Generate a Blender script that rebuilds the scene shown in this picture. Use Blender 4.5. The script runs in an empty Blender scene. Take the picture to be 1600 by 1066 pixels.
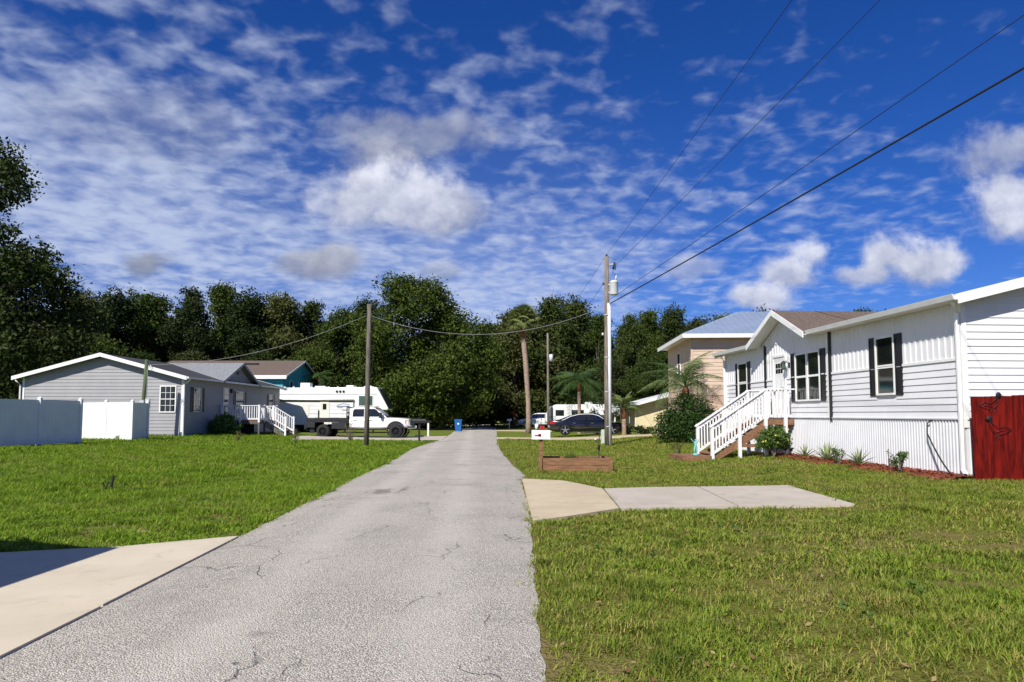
import bpy, bmesh, math, random
import numpy as np
from mathutils import Vector, Matrix
R = math.radians
rng = np.random.default_rng(7)
random.seed(7)
sc = bpy.context.scene
col = sc.collection

# ------------------------------------------------------------------ camera
F_PX, EYE, PITCH = 1067.0, 1.55, R(3.8)
PPY = 577.0                                   # row of the optical axis (rise of the lens)
cam = bpy.data.cameras.new('camera')
cam.sensor_width = 36.0; cam.lens = 36.0*F_PX/1600.0
cam.shift_y = (PPY-533.0)/1600.0
cam.clip_end = 3000; cam.clip_start = .05
camo = bpy.data.objects.new('camera', cam); col.objects.link(camo)
camo.location = (0, 0, EYE); camo.rotation_euler = (R(90)+PITCH, 0, 0)
sc.camera = camo

# ------------------------------------------------------------------ light
SUN_EL, SUN_DIR = R(43), Vector((-.50, -.866, 0)).normalized()   # towards the sun on the ground
sun = bpy.data.lights.new('sun', 'SUN'); sun.energy = 5.0; sun.angle = R(.53); sun.color = (1, .955, .88)
suno = bpy.data.objects.new('sun', sun); col.objects.link(suno)
to_sun = Vector((SUN_DIR.x*math.cos(SUN_EL), SUN_DIR.y*math.cos(SUN_EL), math.sin(SUN_EL)))
suno.rotation_euler = to_sun.to_track_quat('Z', 'Y').to_euler()
suno.location = (-20, -40, 40)

vs = sc.view_settings
vs.view_transform = 'Standard'; vs.look = 'None'; vs.exposure = 0.32; vs.gamma = 1.0
try: vs.use_curve_mapping = False
except Exception: pass

# ------------------------------------------------------------------ world: Nishita sky with clouds
w = bpy.data.worlds.new('World'); sc.world = w; w.use_nodes = True
nt = w.node_tree; nt.nodes.clear()
N = nt.nodes.new; L = nt.links.new
def nd(tree, typ, **kw):
    n = tree.nodes.new(typ)
    for k, v in kw.items(): setattr(n, k, v)
    return n
def mth(tree, op, a, b=None, c=None, clamp=False):
    n = tree.nodes.new('ShaderNodeMath'); n.operation = op; n.use_clamp = clamp
    for i, v in enumerate((a, b, c)):
        if v is None: continue
        if isinstance(v, (int, float)): n.inputs[i].default_value = v
        else: tree.links.new(v, n.inputs[i])
    return n.outputs[0]
def sstep(tree, x, a, b):
    n = tree.nodes.new('ShaderNodeMapRange'); n.interpolation_type = 'SMOOTHSTEP'
    tree.links.new(x, n.inputs[0]); n.inputs[1].default_value = a; n.inputs[2].default_value = b
    return n.outputs[0]
def mixc(tree, f, a, b, mode='MIX'):
    n = tree.nodes.new('ShaderNodeMix'); n.data_type = 'RGBA'; n.blend_type = mode
    for i, v in ((0, f), (6, a), (7, b)):
        if isinstance(v, (int, float)): n.inputs[i].default_value = v
        elif isinstance(v, tuple): n.inputs[i].default_value = (*v[:3], 1)
        else: tree.links.new(v, n.inputs[i])
    return n.outputs[2]
def noise(tree, vec, scale, detail=4, rough=.55, dist=0, out=0):
    n = tree.nodes.new('ShaderNodeTexNoise'); n.inputs['Scale'].default_value = scale
    n.inputs['Detail'].default_value = detail; n.inputs['Roughness'].default_value = rough
    n.inputs['Distortion'].default_value = dist
    if vec is not None: tree.links.new(vec, n.inputs['Vector'])
    return n.outputs[out]

SKY_STR = .062
sky = nd(nt, 'ShaderNodeTexSky', sky_type='NISHITA', sun_disc=False)
sky.sun_elevation = SUN_EL; sky.sun_rotation = math.atan2(SUN_DIR.x, SUN_DIR.y)
sky.air_density = 1.0; sky.dust_density = .25; sky.ozone_density = 3.0
gam = nd(nt, 'ShaderNodeHueSaturation'); gam.inputs['Saturation'].default_value = 1.12; gam.inputs['Value'].default_value = 1.0
L(mixc(nt, 1.0, sky.outputs[0], (.58, .715, 1.27), 'MULTIPLY'), gam.inputs['Color'])
tc = nd(nt, 'ShaderNodeTexCoord'); sep = nd(nt, 'ShaderNodeSeparateXYZ'); L(tc.outputs['Generated'], sep.inputs[0])
dx, dy, dz = sep.outputs
den = mth(nt, 'ADD', mth(nt, 'MAXIMUM', dz, 0.0), .15)
cmb = nd(nt, 'ShaderNodeCombineXYZ'); L(mth(nt, 'DIVIDE', dx, den), cmb.inputs[0]); L(mth(nt, 'DIVIDE', dy, den), cmb.inputs[1])
plane = cmb.outputs[0]
# altocumulus sheet: broad cover x small cells
cover = noise(nt, plane, .55, 3, .5)
cells = noise(nt, plane, 13.0, 2.5, .45, .35)
fine = noise(nt, plane, 40.0, 3, .6)
midn = noise(nt, plane, 4.5, 4, .55)
cellm = mth(nt, 'ADD', mth(nt, 'MULTIPLY', cells, .85), mth(nt, 'ADD', mth(nt, 'MULTIPLY', fine, .18), mth(nt, 'MULTIPLY', mth(nt, 'SUBTRACT', midn, .5), .75)))
lowb = sstep(nt, dz, .60, .10)                      # sheet thickens towards the horizon
thr = mth(nt, 'ADD', mth(nt, 'ADD', mth(nt, 'MULTIPLY', cover, .85), mth(nt, 'MULTIPLY', lowb, .26)), mth(nt, 'MULTIPLY', dx, -.34))
dens = mth(nt, 'ADD', mth(nt, 'SUBTRACT', cellm, .515), mth(nt, 'SUBTRACT', thr, .635))
alto = mth(nt, 'MULTIPLY', sstep(nt, dens, -.22, .42), .74)
veil = mth(nt, 'MULTIPLY', mth(nt, 'MULTIPLY', sstep(nt, dz, .46, .02), sstep(nt, dx, .34, -.22)), mth(nt, 'MULTIPLY', sstep(nt, cover, .30, .62), .62))
alto = mth(nt, 'SUBTRACT', 1.0, mth(nt, 'MULTIPLY', mth(nt, 'SUBTRACT', 1.0, alto), mth(nt, 'SUBTRACT', 1.0, veil)))
alto = mth(nt, 'MULTIPLY', alto, sstep(nt, dz, -.02, .06))
skyc = mixc(nt, alto, gam.outputs[0], (7.9, 8.9, 11.3))
# cumulus: puffs at fixed bearings in the world sky (x/y and z/y of the direction)
ysafe = mth(nt, 'MAXIMUM', dy, .05)
bx_ = mth(nt, 'DIVIDE', dx, ysafe); bz_ = mth(nt, 'DIVIDE', dz, ysafe)
front = sstep(nt, dy, .05, .25)
pc = nd(nt, 'ShaderNodeCombineXYZ'); L(bx_, pc.inputs[0]); L(bz_, pc.inputs[1])
cn = noise(nt, pc.outputs[0], 9.0, 7, .58, .2)
cn2 = noise(nt, pc.outputs[0], 22.0, 5, .6, 0)
def bearing(px, py):
    xc, yc = (px-800)/F_PX, (PPY-py)/F_PX
    d = Vector((xc, math.cos(PITCH)-yc*math.sin(PITCH), math.sin(PITCH)+yc*math.cos(PITCH)))
    return d.x/d.y, d.z/d.y
PUFFS = [(635, 212, 170, 52, .55, .62), (590, 258, 90, 50, .45, .66), (712, 330, 66, 46, .8, .78), (560, 312, 92, 66, 1.0, .95), (648, 308, 100, 66, 1.0, 1.0),
         (470, 412, 60, 28, .75, .55), (530, 404, 62, 34, .9, .70), (232, 408, 50, 27, .75, .44), (690, 425, 50, 22, .45, .6), (230, 190, 260, 80, .22, .60),
         (1388, 398, 62, 46, 1.0, 1.0), (1440, 412, 80, 42, 1.0, .95), (1350, 430, 60, 22, .8, .85), (1266, 394, 40, 34, .95, 1.05), (1232, 428, 60, 32, .95, .95), (1180, 462, 85, 30, 1.0, 1.0),
         (1595, 318, 100, 66, 1.0, 1.05), (1570, 240, 110, 62, .7, .80), (1085, 418, 70, 24, .5, .85),
         (-420, 330, 190, 80, .9, .9), (2150, 260, 220, 110, .9, 1.0)]
for (px, py, rx, ry, op, lum) in PUFFS:
    cx, cz = bearing(px, py); rx /= F_PX; ry /= F_PX
    ex = mth(nt, 'DIVIDE', mth(nt, 'SUBTRACT', bx_, cx), rx); ez = mth(nt, 'DIVIDE', mth(nt, 'SUBTRACT', bz_, cz), ry)
    d2 = mth(nt, 'SQRT', mth(nt, 'ADD', mth(nt, 'MULTIPLY', ex, ex), mth(nt, 'MULTIPLY', ez, ez)))
    f = mth(nt, 'ADD', mth(nt, 'SUBTRACT', 1.0, d2), mth(nt, 'MULTIPLY', mth(nt, 'SUBTRACT', cn, .5), 1.9))
    f = mth(nt, 'ADD', f, mth(nt, 'MULTIPLY', mth(nt, 'SUBTRACT', cn2, .5), .7))
    a = mth(nt, 'MULTIPLY', mth(nt, 'MULTIPLY', sstep(nt, f, -.02, .66), op*.96), front)
    sh = mth(nt, 'ADD', mth(nt, 'MULTIPLY', ez, .48), mth(nt, 'MULTIPLY', mth(nt, 'SUBTRACT', cn2, .5), 1.7))
    sh = sstep(nt, sh, -.75, .75)
    cc = mixc(nt, sh, (4.4*lum, 5.0*lum, 7.2*lum), (11.2*lum, 11.5*lum, 13.0*lum))
    skyc = mixc(nt, a, skyc, cc)
bg = nd(nt, 'ShaderNodeBackground'); bg.inputs[1].default_value = SKY_STR; L(skyc, bg.inputs[0])
wo = nd(nt, 'ShaderNodeOutputWorld'); L(bg.outputs[0], wo.inputs[0])

# ------------------------------------------------------------------ geometry of the view
def ray(px, py):
    xc, yc = (px-800)/F_PX, (PPY-py)/F_PX
    return Vector((xc, math.cos(PITCH)-yc*math.sin(PITCH), math.sin(PITCH)+yc*math.cos(PITCH)))
def at(px, py, Y):
    d = ray(px, py); s = Y/d.y
    return Vector((d.x*s, Y, EYE+d.z*s))
def ss(a, b, x):
    t = np.clip((x-a)/(b-a), 0, 1); return t*t*(3-2*t)
def road_l(y): return -2.35-.052*y
def road_r(y): return .55-.052*y+0*y
def hgt(x, y):
    """height of the ground"""
    x = np.asarray(x, float); y = np.asarray(y, float)
    dl = road_l(y)-x; dr = x-road_r(y)
    fade = 1-ss(48, 62, y)
    h = .33*ss(3.5, 15, dl)*(.35+.65*ss(12, 24, y))*fade + .20*ss(4.2, 9.5, dr)*fade
    return h
def H(x, y): return float(hgt(x, y))
def G(px, py, dz=0):
    """point of the ground seen at a pixel"""
    d = ray(px, py); h = 0
    for _ in range(8):
        s = (h+dz-EYE)/d.z; h = H(d.x*s, d.y*s)
    return Vector((d.x*s, d.y*s, h+dz))

# ------------------------------------------------------------------ materials
MATS = {}
def mat(name, c, rough=.6, metal=0, var=.18, scale=5, bump=0, bscale=60, c2=None, coat=0, spec=.5, stretch=None):
    if name in MATS: return MATS[name]
    m = bpy.data.materials.new(name); m.use_nodes = True; t = m.node_tree
    b = t.nodes['Principled BSDF']; b.inputs['Roughness'].default_value = rough; b.inputs['Metallic'].default_value = metal
    b.inputs['Specular IOR Level'].default_value = spec
    if coat: b.inputs['Coat Weight'].default_value = coat; b.inputs['Coat Roughness'].default_value = .04
    g = nd(t, 'ShaderNodeNewGeometry'); vec = g.outputs['Position']
    if stretch:
        mp = nd(t, 'ShaderNodeMapping'); mp.inputs['Scale'].default_value = stretch
        t.links.new(vec, mp.inputs[0]); vec = mp.outputs[0]
    n1 = noise(t, vec, scale, 5, .6)
    dark = c2 if c2 else tuple(v*(1-var*1.6) for v in c)
    f = sstep(t, n1, .32, .68)
    t.links.new(mixc(t, f, dark, c), b.inputs['Base Color'])
    if bump:
        n2 = noise(t, vec, bscale, 4, .6); bp = nd(t, 'ShaderNodeBump'); bp.inputs['Strength'].default_value = bump
        bp.inputs['Distance'].default_value = .01
        t.links.new(n2, bp.inputs['Height']); t.links.new(bp.outputs[0], b.inputs['Normal'])
    MATS[name] = m; return m
def leafmat(name, a, b_, transl=.25, rough=.55, objvar=.7, pscale=.5):
    m = bpy.data.materials.new(name); m.use_nodes = True; t = m.node_tree; t.nodes.clear()
    g = nd(t, 'ShaderNodeNewGeometry'); oi = nd(t, 'ShaderNodeObjectInfo')
    f = mth(t, 'ADD', mth(t, 'MULTIPLY', g.outputs['Random Per Island'], .55), mth(t, 'MULTIPLY', noise(t, g.outputs['Position'], pscale, 3), .6))
    f = mth(t, 'ADD', f, mth(t, 'MULTIPLY', mth(t, 'SUBTRACT', oi.outputs['Random'], .5), objvar))
    c = mixc(t, sstep(t, f, .25, .95), a, b_)
    p = nd(t, 'ShaderNodeBsdfPrincipled'); p.inputs['Roughness'].default_value = rough+.1; p.inputs['Specular IOR Level'].default_value = .12
    t.links.new(c, p.inputs['Base Color'])
    tr = nd(t, 'ShaderNodeBsdfTranslucent'); t.links.new(c, tr.inputs[0])
    mx = nd(t, 'ShaderNodeMixShader'); mx.inputs[0].default_value = transl
    t.links.new(p.outputs[0], mx.inputs[1]); t.links.new(tr.outputs[0], mx.inputs[2])
    o = nd(t, 'ShaderNodeOutputMaterial'); t.links.new(mx.outputs[0], o.inputs[0])
    return m
WHITE = mat('white_vinyl', (.80, .80, .80), .45, var=.05, scale=2)
SIDW = mat('white_siding', (.76, .76, .77), .5, var=.045, scale=1.5, stretch=(1, 1, .5))
SKIRT = mat('white_skirting', (.64, .65, .67), .4, var=.06, scale=1.2)
TRIMW = mat('white_trim', (.82, .82, .80), .5, var=.05, scale=3)
GREYS = mat('grey_siding', (.33, .325, .335), .55, var=.06, scale=1.5)
BEIGE = mat('beige_siding', (.62, .475, .355), .6, var=.07, scale=1.5)
STUCCO = mat('tan_stucco', (.60, .42, .31), .85, var=.1, scale=3, bump=.4)
YELLOW = mat('yellow_stucco', (.70, .60, .36), .8, var=.08, scale=2, bump=.3)
TEAL = mat('teal_siding', (.06, .42, .50), .6, var=.1, scale=2)
BLACKP = mat('black_paint', (.014, .014, .016), .45, var=.2)
SHUT = mat('shutter_black', (.012, .012, .014), .4, var=.2)
BURG = mat('shutter_burgundy', (.035, .010, .012), .5, var=.2)
def glassmat(name, c, rough=.04):
    m = mat(name, c, rough, var=.3, scale=1.3, spec=.8); return m
GLASS = glassmat('dark_glass', (.018, .022, .02))
GLASSG = glassmat('green_glass', (.07, .12, .085), .1)
CARGL = glassmat('car_glass', (.012, .013, .015), .03)
SHING = mat('brown_shingle', (.16, .115, .09), .9, var=.3, scale=14, bump=.6, bscale=30)
DSHING = mat('dark_shingle', (.05, .048, .05), .9, var=.3, scale=14, bump=.6, bscale=30)
GSHING = mat('grey_shingle', (.24, .25, .26), .85, var=.2, scale=8, bump=.6, bscale=30)
METALR = mat('blue_grey_metal_roof', (.33, .40, .52), .38, .35, var=.06, scale=1)
WROOF = mat('white_roof', (.66, .68, .70), .6, var=.1, scale=2)
WOODB = mat('brown_stained_wood', (.28, .14, .07), .7, var=.3, scale=9, bump=.4, stretch=(1, 1, 3))
PLANT = mat('planter_timber', (.27, .135, .062), .8, var=.28, scale=7, bump=.5, stretch=(.5, 3, 3))
REDW = mat('red_stained_wood', (.19, .008, .004), .65, spec=.15, var=.42, scale=6, bump=.4, stretch=(3, 3, .35))
POLEW = mat('weathered_pole_wood', (.25, .21, .165), .9, var=.35, scale=7, bump=.7, bscale=25, stretch=(3, 3, .25))
POLED = mat('dark_pole_wood', (.17, .15, .12), .9, var=.35, scale=7, bump=.7, bscale=25, stretch=(3, 3, .25))
GPOLE = mat('green_treated_wood', (.10, .14, .06), .85, var=.3, scale=8, stretch=(3, 3, .3))
GALV = mat('galvanised_metal', (.62, .64, .66), .4, .3, var=.1)
CONDU = mat('pale_conduit', (.72, .74, .78), .45, var=.05)
TRANSF = mat('transformer_paint', (.62, .66, .66), .4, var=.08)
WIREB = mat('black_cable', (.015, .015, .017), .6)
WIREG = mat('grey_cable', (.26, .26, .26), .5)
RUB = mat('tyre_rubber', (.018, .018, .018), .85, var=.3)
ALLOY = mat('alloy_rim', (.55, .56, .58), .25, .9, var=.05)
DRIM = mat('dark_rim', (.03, .03, .032), .4, .5)
CARBLK = mat('black_car_paint', (.006, .006, .008), .12, var=.1, coat=1)
CARWHT = mat('white_car_paint', (.78, .78, .77), .3, var=.04, coat=.6)
BEDBLK = mat('black_bed_coat', (.016, .017, .02), .55, var=.3, scale=8)
CHROME = mat('chrome', (.75, .75, .76), .12, 1, var=.02)
REDL = mat('red_lens', (.42, .01, .012), .2)
CLEAR = mat('clear_lens', (.62, .60, .55), .15, .2)
AMBER = mat('amber_lens', (.6, .22, .03), .2)
RVW = mat('camper_white', (.79, .79, .77), .4, var=.05, scale=1.2)
RVCREAM = mat('camper_cream', (.76, .74, .64), .45, var=.04)
RVDARK = mat('camper_dark_cap', (.045, .05, .048), .3, var=.2)
RVBLUE = mat('camper_decal_blue', (.10, .16, .28), .4)
RVGREY = mat('camper_decal_grey', (.16, .17, .20), .4)
DARK = mat('dark_underside', (.012, .012, .012), .9)
BLUEB = mat('blue_bin_plastic', (.01, .13, .42), .45, var=.1)
GREENP = mat('pale_green_plastic', (.50, .60, .48), .5, var=.08)
PATINA = mat('turquoise_patina', (.22, .55, .52), .6, var=.25, scale=20)
CBLOCK = mat('concrete_block', (.36, .33, .27), .9, var=.2, scale=14, bump=.6)
REDP = mat('red_plastic', (.45, .02, .02), .5)
MULCH = mat('red_mulch', (.33, .07, .025), .95, var=.5, scale=28, bump=1.0, bscale=50)
SOIL = mat('dark_soil', (.07, .045, .03), .95, var=.4, scale=20, bump=.8)
BARK = mat('grey_bark', (.15, .125, .10), .95, var=.4, scale=5, bump=.8, bscale=18)
PBARK = mat('palm_bark', (.40, .29, .21), .9, var=.35, scale=5, bump=.7, bscale=25, stretch=(1, 1, 3))
PBOOT = mat('palm_boots', (.30, .12, .05), .9, var=.4, scale=9, bump=.7)
STUMP = mat('dark_stump', (.03, .027, .022), .9, var=.3)
LEAF1 = leafmat('leaf_dark', (.020, .034, .009), (.062, .085, .018), .22)
LEAF2 = leafmat('leaf_mid', (.030, .052, .010), (.085, .118, .020), .25)
LEAF3 = leafmat('leaf_olive', (.034, .046, .014), (.095, .105, .028), .22)
LEAF4 = leafmat('leaf_oak', (.038, .062, .010), (.125, .165, .026), .28)
HEDGE = leafmat('leaf_hedge', (.028, .062, .013), (.085, .150, .030), .2, .4, pscale=2)
SHRUB = leafmat('leaf_shrub', (.06, .11, .02), (.14, .22, .05), .25, .45, pscale=3)
DRYLF = leafmat('leaf_dry', (.10, .085, .035), (.16, .15, .05), .25, .7, pscale=3)
FROND = leafmat('palm_frond', (.040, .080, .020), (.10, .16, .045), .28, .4, pscale=1)
FRONDY = leafmat('palm_frond_light', (.10, .15, .045), (.22, .27, .09), .28, .4, pscale=1)
SPIKE = leafmat('agave_leaf', (.13, .20, .08), (.36, .42, .19), .15, .45, pscale=6)
YFLOW = mat('yellow_petal', (.75, .62, .10), .6)

# ------------------------------------------------------------------ mesh helpers
class MB:
    def __init__(s): s.v = []; s.f = []
    def add(s, vs, fs):
        o = len(s.v); s.v += [tuple(v) for v in vs]; s.f += [tuple(i+o for i in f) for f in fs]; return s
    def box(s, x0, x1, y0, y1, z0, z1):
        return s.add([(x0,y0,z0),(x1,y0,z0),(x1,y1,z0),(x0,y1,z0),(x0,y0,z1),(x1,y0,z1),(x1,y1,z1),(x0,y1,z1)],
                     [(0,3,2,1),(4,5,6,7),(0,1,5,4),(1,2,6,5),(2,3,7,6),(3,0,4,7)])
    def bar(s, a, b, wd, ht, up=(0,0,1)):
        a = Vector(a); b = Vector(b); d = (b-a).normalized(); u = Vector(up)
        if abs(d.dot(u)) > .98: u = Vector((0,1,0))
        sx = d.cross(u).normalized()*wd/2; sz = sx.cross(d).normalized()*ht/2
        P = [p+q for p in (a, b) for q in (-sx-sz, sx-sz, sx+sz, -sx+sz)]
        return s.add(P, [(0,1,2,3),(7,6,5,4),(0,4,5,1),(1,5,6,2),(2,6,7,3),(3,7,4,0)])
    def tube(s, pts, r, n=8, cap=True):
        pts = [Vector(p) for p in pts]; rs = r if isinstance(r, (list, tuple)) else [r]*len(pts)
        ref = Vector((0,0,1)); V = []; Fc = []
        for i, p in enumerate(pts):
            d = (pts[min(i+1, len(pts)-1)]-pts[max(i-1, 0)]).normalized()
            q = ref if abs(d.dot(ref)) < .95 else Vector((0,1,0))
            a = d.cross(q).normalized(); b = d.cross(a).normalized()
            V += [p+(a*math.cos(2*math.pi*k/n)+b*math.sin(2*math.pi*k/n))*rs[i] for k in range(n)]
        for i in range(len(pts)-1):
            for k in range(n): Fc.append((i*n+k, i*n+(k+1)%n, (i+1)*n+(k+1)%n, (i+1)*n+k))
        if cap: Fc += [tuple(range(n)), tuple(range((len(pts)-1)*n, len(pts)*n))[::-1]]
        return s.add(V, Fc)
    def prism(s, poly, o, ax, ay, ext):
        """polygon in the (ax, ay) plane from o, extruded by ext"""
        o = Vector(o); ax = Vector(ax); ay = Vector(ay); e = Vector(ext); n = len(poly)
        P = [o+ax*p[0]+ay*p[1] for p in poly]; P += [p+e for p in P]
        return s.add(P, [tuple(range(n))[::-1], tuple(range(n, 2*n))]+[(i, (i+1)%n, n+(i+1)%n, n+i) for i in range(n)])
    def lathe(s, prof, o=(0,0,0), axis='z', n=16):
        V = []; m = len(prof)
        for k in range(n):
            c, q = math.cos(2*math.pi*k/n), math.sin(2*math.pi*k/n)
            for (r, h) in prof:
                p = (r*c, r*q, h) if axis == 'z' else ((h, r*c, r*q) if axis == 'x' else (r*c, h, r*q))
                V.append((p[0]+o[0], p[1]+o[1], p[2]+o[2]))
        Fc = [(k*m+i, ((k+1)%n)*m+i, ((k+1)%n)*m+i+1, k*m+i+1) for k in range(n) for i in range(m-1)]
        return s.add(V, Fc)
    def build(s, name, m, parent=None, smooth=False, loc=None, bevel=0, fix=True):
        me = bpy.data.meshes.new(name); me.from_pydata(s.v, [], s.f)
        if fix:
            bm = bmesh.new(); bm.from_mesh(me); bmesh.ops.recalc_face_normals(bm, faces=bm.faces)
            bm.to_mesh(me); bm.free()
        return link(name, me, m, parent, smooth, loc, bevel)
def link(name, me, m, parent=None, smooth=False, loc=None, bevel=0):
    if m is not None and not me.materials: me.materials.append(m)
    if smooth: me.polygons.foreach_set('use_smooth', [True]*len(me.polygons))
    o = bpy.data.objects.new(name, me); col.objects.link(o)
    if parent: o.parent = parent
    if loc is not None: o.location = loc
    if bevel:
        b = o.modifiers.new('bevel', 'BEVEL'); b.width = bevel; b.segments = 2; b.limit_method = 'ANGLE'; b.angle_limit = R(35)
    return o
def np_mesh(name, V, Q):
    """mesh from numpy arrays, faces all of one size"""
    me = bpy.data.meshes.new(name); k = Q.shape[1]; n = len(Q)
    me.vertices.add(len(V)); me.vertices.foreach_set('co', V.astype(np.float32).ravel())
    me.loops.add(n*k); me.loops.foreach_set('vertex_index', Q.astype(np.int32).ravel())
    me.polygons.add(n); me.polygons.foreach_set('loop_start', np.arange(0, n*k, k, dtype=np.int32))
    me.polygons.foreach_set('loop_total', np.full(n, k, dtype=np.int32))
    me.update(calc_edges=True); return me
def thing(name, label, cat, loc=(0,0,0), rz=0, group=None):
    o = bpy.data.objects.new(name, None); col.objects.link(o); o.empty_display_size = .3
    o.location = loc; o.rotation_euler = (0, 0, rz); tag(o, label, cat, group); return o
def tag(o, label, cat, group=None, kind=None):
    o['label'] = label; o['category'] = cat
    if group: o['group'] = group
    if kind: o['kind'] = kind
    return o
def struct(o): o['kind'] = 'structure'; return o
def copy_tree(o, parent=None):
    c = o.copy(); col.objects.link(c); c.parent = parent
    for ch in list(o.children): copy_tree(ch, c)
    return c
def kid(me_obj, parent, loc=None, rot=None, scale=None):
    c = me_obj.copy(); col.objects.link(c); c.parent = parent
    if loc is not None: c.location = loc
    if rot is not None: c.rotation_euler = rot
    if scale is not None: c.scale = scale
    return c
def textmesh(body, size, name, m, parent, mtx, shear=0):
    cu = bpy.data.curves.new(name, 'FONT'); cu.body = body; cu.size = size; cu.extrude = .002; cu.shear = shear; cu.align_x = 'CENTER'
    t = bpy.data.objects.new(name, cu); col.objects.link(t)
    me = bpy.data.meshes.new_from_object(t.evaluated_get(bpy.context.evaluated_depsgraph_get()))
    bpy.data.objects.remove(t); me.transform(mtx); me.name = name
    return link(name, me, m, parent)

# ------------------------------------------------------------------ ground, road, slabs
def ground_mesh():
    def axis(lo, hi, fine, far):
        a = list(np.arange(lo, hi+1e-6, fine)); st = fine; v = hi
        while v < far: st *= 1.35; v += st; a.append(v)
        st = fine; v = lo
        while v > -far: st *= 1.35; v -= st; a.insert(0, v)
        return np.array(a)
    xs = axis(-34, 26, .5, 900); ys = axis(-6, 64, .5, 900)
    X, Y = np.meshgrid(xs, ys); Z = hgt(X, Y)
    V = np.stack([X, Y, Z], -1).reshape(-1, 3); nx = len(xs)
    i, j = np.meshgrid(np.arange(len(ys)-1), np.arange(nx-1), indexing='ij'); a = (i*nx+j).ravel()
    return np_mesh('ground', V, np.stack([a, a+1, a+nx+1, a+nx], -1))
def ground_mat():
    m = bpy.data.materials.new('lawn_soil'); m.use_nodes = True; t = m.node_tree; b = t.nodes['Principled BSDF']
    b.inputs['Roughness'].default_value = .95; b.inputs['Specular IOR Level'].default_value = .1
    P = nd(t, 'ShaderNodeNewGeometry').outputs['Position']
    n1 = noise(t, P, .35, 5, .6); n2 = noise(t, P, 3.5, 5, .65); n3 = noise(t, P, 30, 3, .6)
    sp = nd(t, 'ShaderNodeSeparateXYZ'); t.links.new(P, sp.inputs[0])
    left = sstep(t, sp.outputs[0], 0, -3)
    f = mth(t, 'ADD', mth(t, 'MULTIPLY', n1, .5), mth(t, 'ADD', mth(t, 'MULTIPLY', n2, .35), mth(t, 'MULTIPLY', n3, .25)))
    far_ = sstep(t, sp.outputs[1], 34, 46); gr = mixc(t, mth(t, 'MAXIMUM', left, far_), (.15, .145, .028), (.12, .175, .016))
    c = mixc(t, sstep(t, f, .52, .68), gr, (.24, .17, .08))
    c = mixc(t, sstep(t, f, .40, .30), c, (.065, .075, .014))
    t.links.new(c, b.inputs['Base Color'])
    bp = nd(t, 'ShaderNodeBump'); bp.inputs['Strength'].default_value = 1; bp.inputs['Distance'].default_value = .05
    t.links.new(mth(t, 'ADD', n3, n2), bp.inputs['Height']); t.links.new(bp.outputs[0], b.inputs['Normal'])
    return m
ground = struct(link('ground', ground_mesh(), ground_mat()))

# road edges traced on the ground (metres)
LEFT = [G(-260,1160), G(0,1030), G(190,933), G(375,840), G(455,799), G(560,746), G(610,722), G(640,704), G(652,699)]
LEFT += [G(683,689), G(697,683), G(704,679), G(712,673), G(724,667)]
RIGHT = [G(858,1160), G(850,1066), G(842,960), G(836,880), G(830,818), G(823,780), G(815,750), G(823,743), G(812,736), G(800,726), G(788,712), G(780,700), G(777,688), G(776,676), G(775,668)]
far_y = 98.0
LEFT = [Vector((LEFT[0].x+2*.2, -12, 0))]+LEFT+[Vector((-5.6, 84, 0)), Vector((-6.2, far_y, 0))]
RIGHT = [Vector((.9, -12, 0))]+RIGHT+[Vector((-1.95, 84, 0)), Vector((-2.6, far_y, 0))]
def edge_fn(pts):
    ys = np.array([p.y for p in pts]); xs = np.array([p.x for p in pts]); k = np.argsort(ys)
    return lambda y: np.interp(y, ys[k], xs[k])
eL, eR = edge_fn(LEFT), edge_fn(RIGHT)
def road_mesh():
    ys = np.concatenate([np.arange(-12, 30, .12), np.arange(30, far_y, .5)])
    l = eL(ys); r = eR(ys)
    wob = lambda s: np.convolve(rng.normal(0, 1, len(ys)+8), np.ones(4)/4, 'same')[:len(ys)]*s
    r = r+wob(.035); l = l-np.where(ys > 8.2, np.abs(wob(.035)), 0)
    T = np.linspace(0, 1, 9)
    X = l[:, None]+(r-l)[:, None]*T[None]; Y = np.repeat(ys[:, None], 9, 1)
    Z = hgt(X, Y)+.006+.035*(1-(2*T-1)**4)[None]
    V = np.stack([X, Y, Z], -1).reshape(-1, 3)
    i, j = np.meshgrid(np.arange(len(ys)-1), np.arange(8), indexing='ij'); a = (i*9+j).ravel()
    return np_mesh('road', V, np.stack([a, a+1, a+10, a+9], -1))
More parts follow.
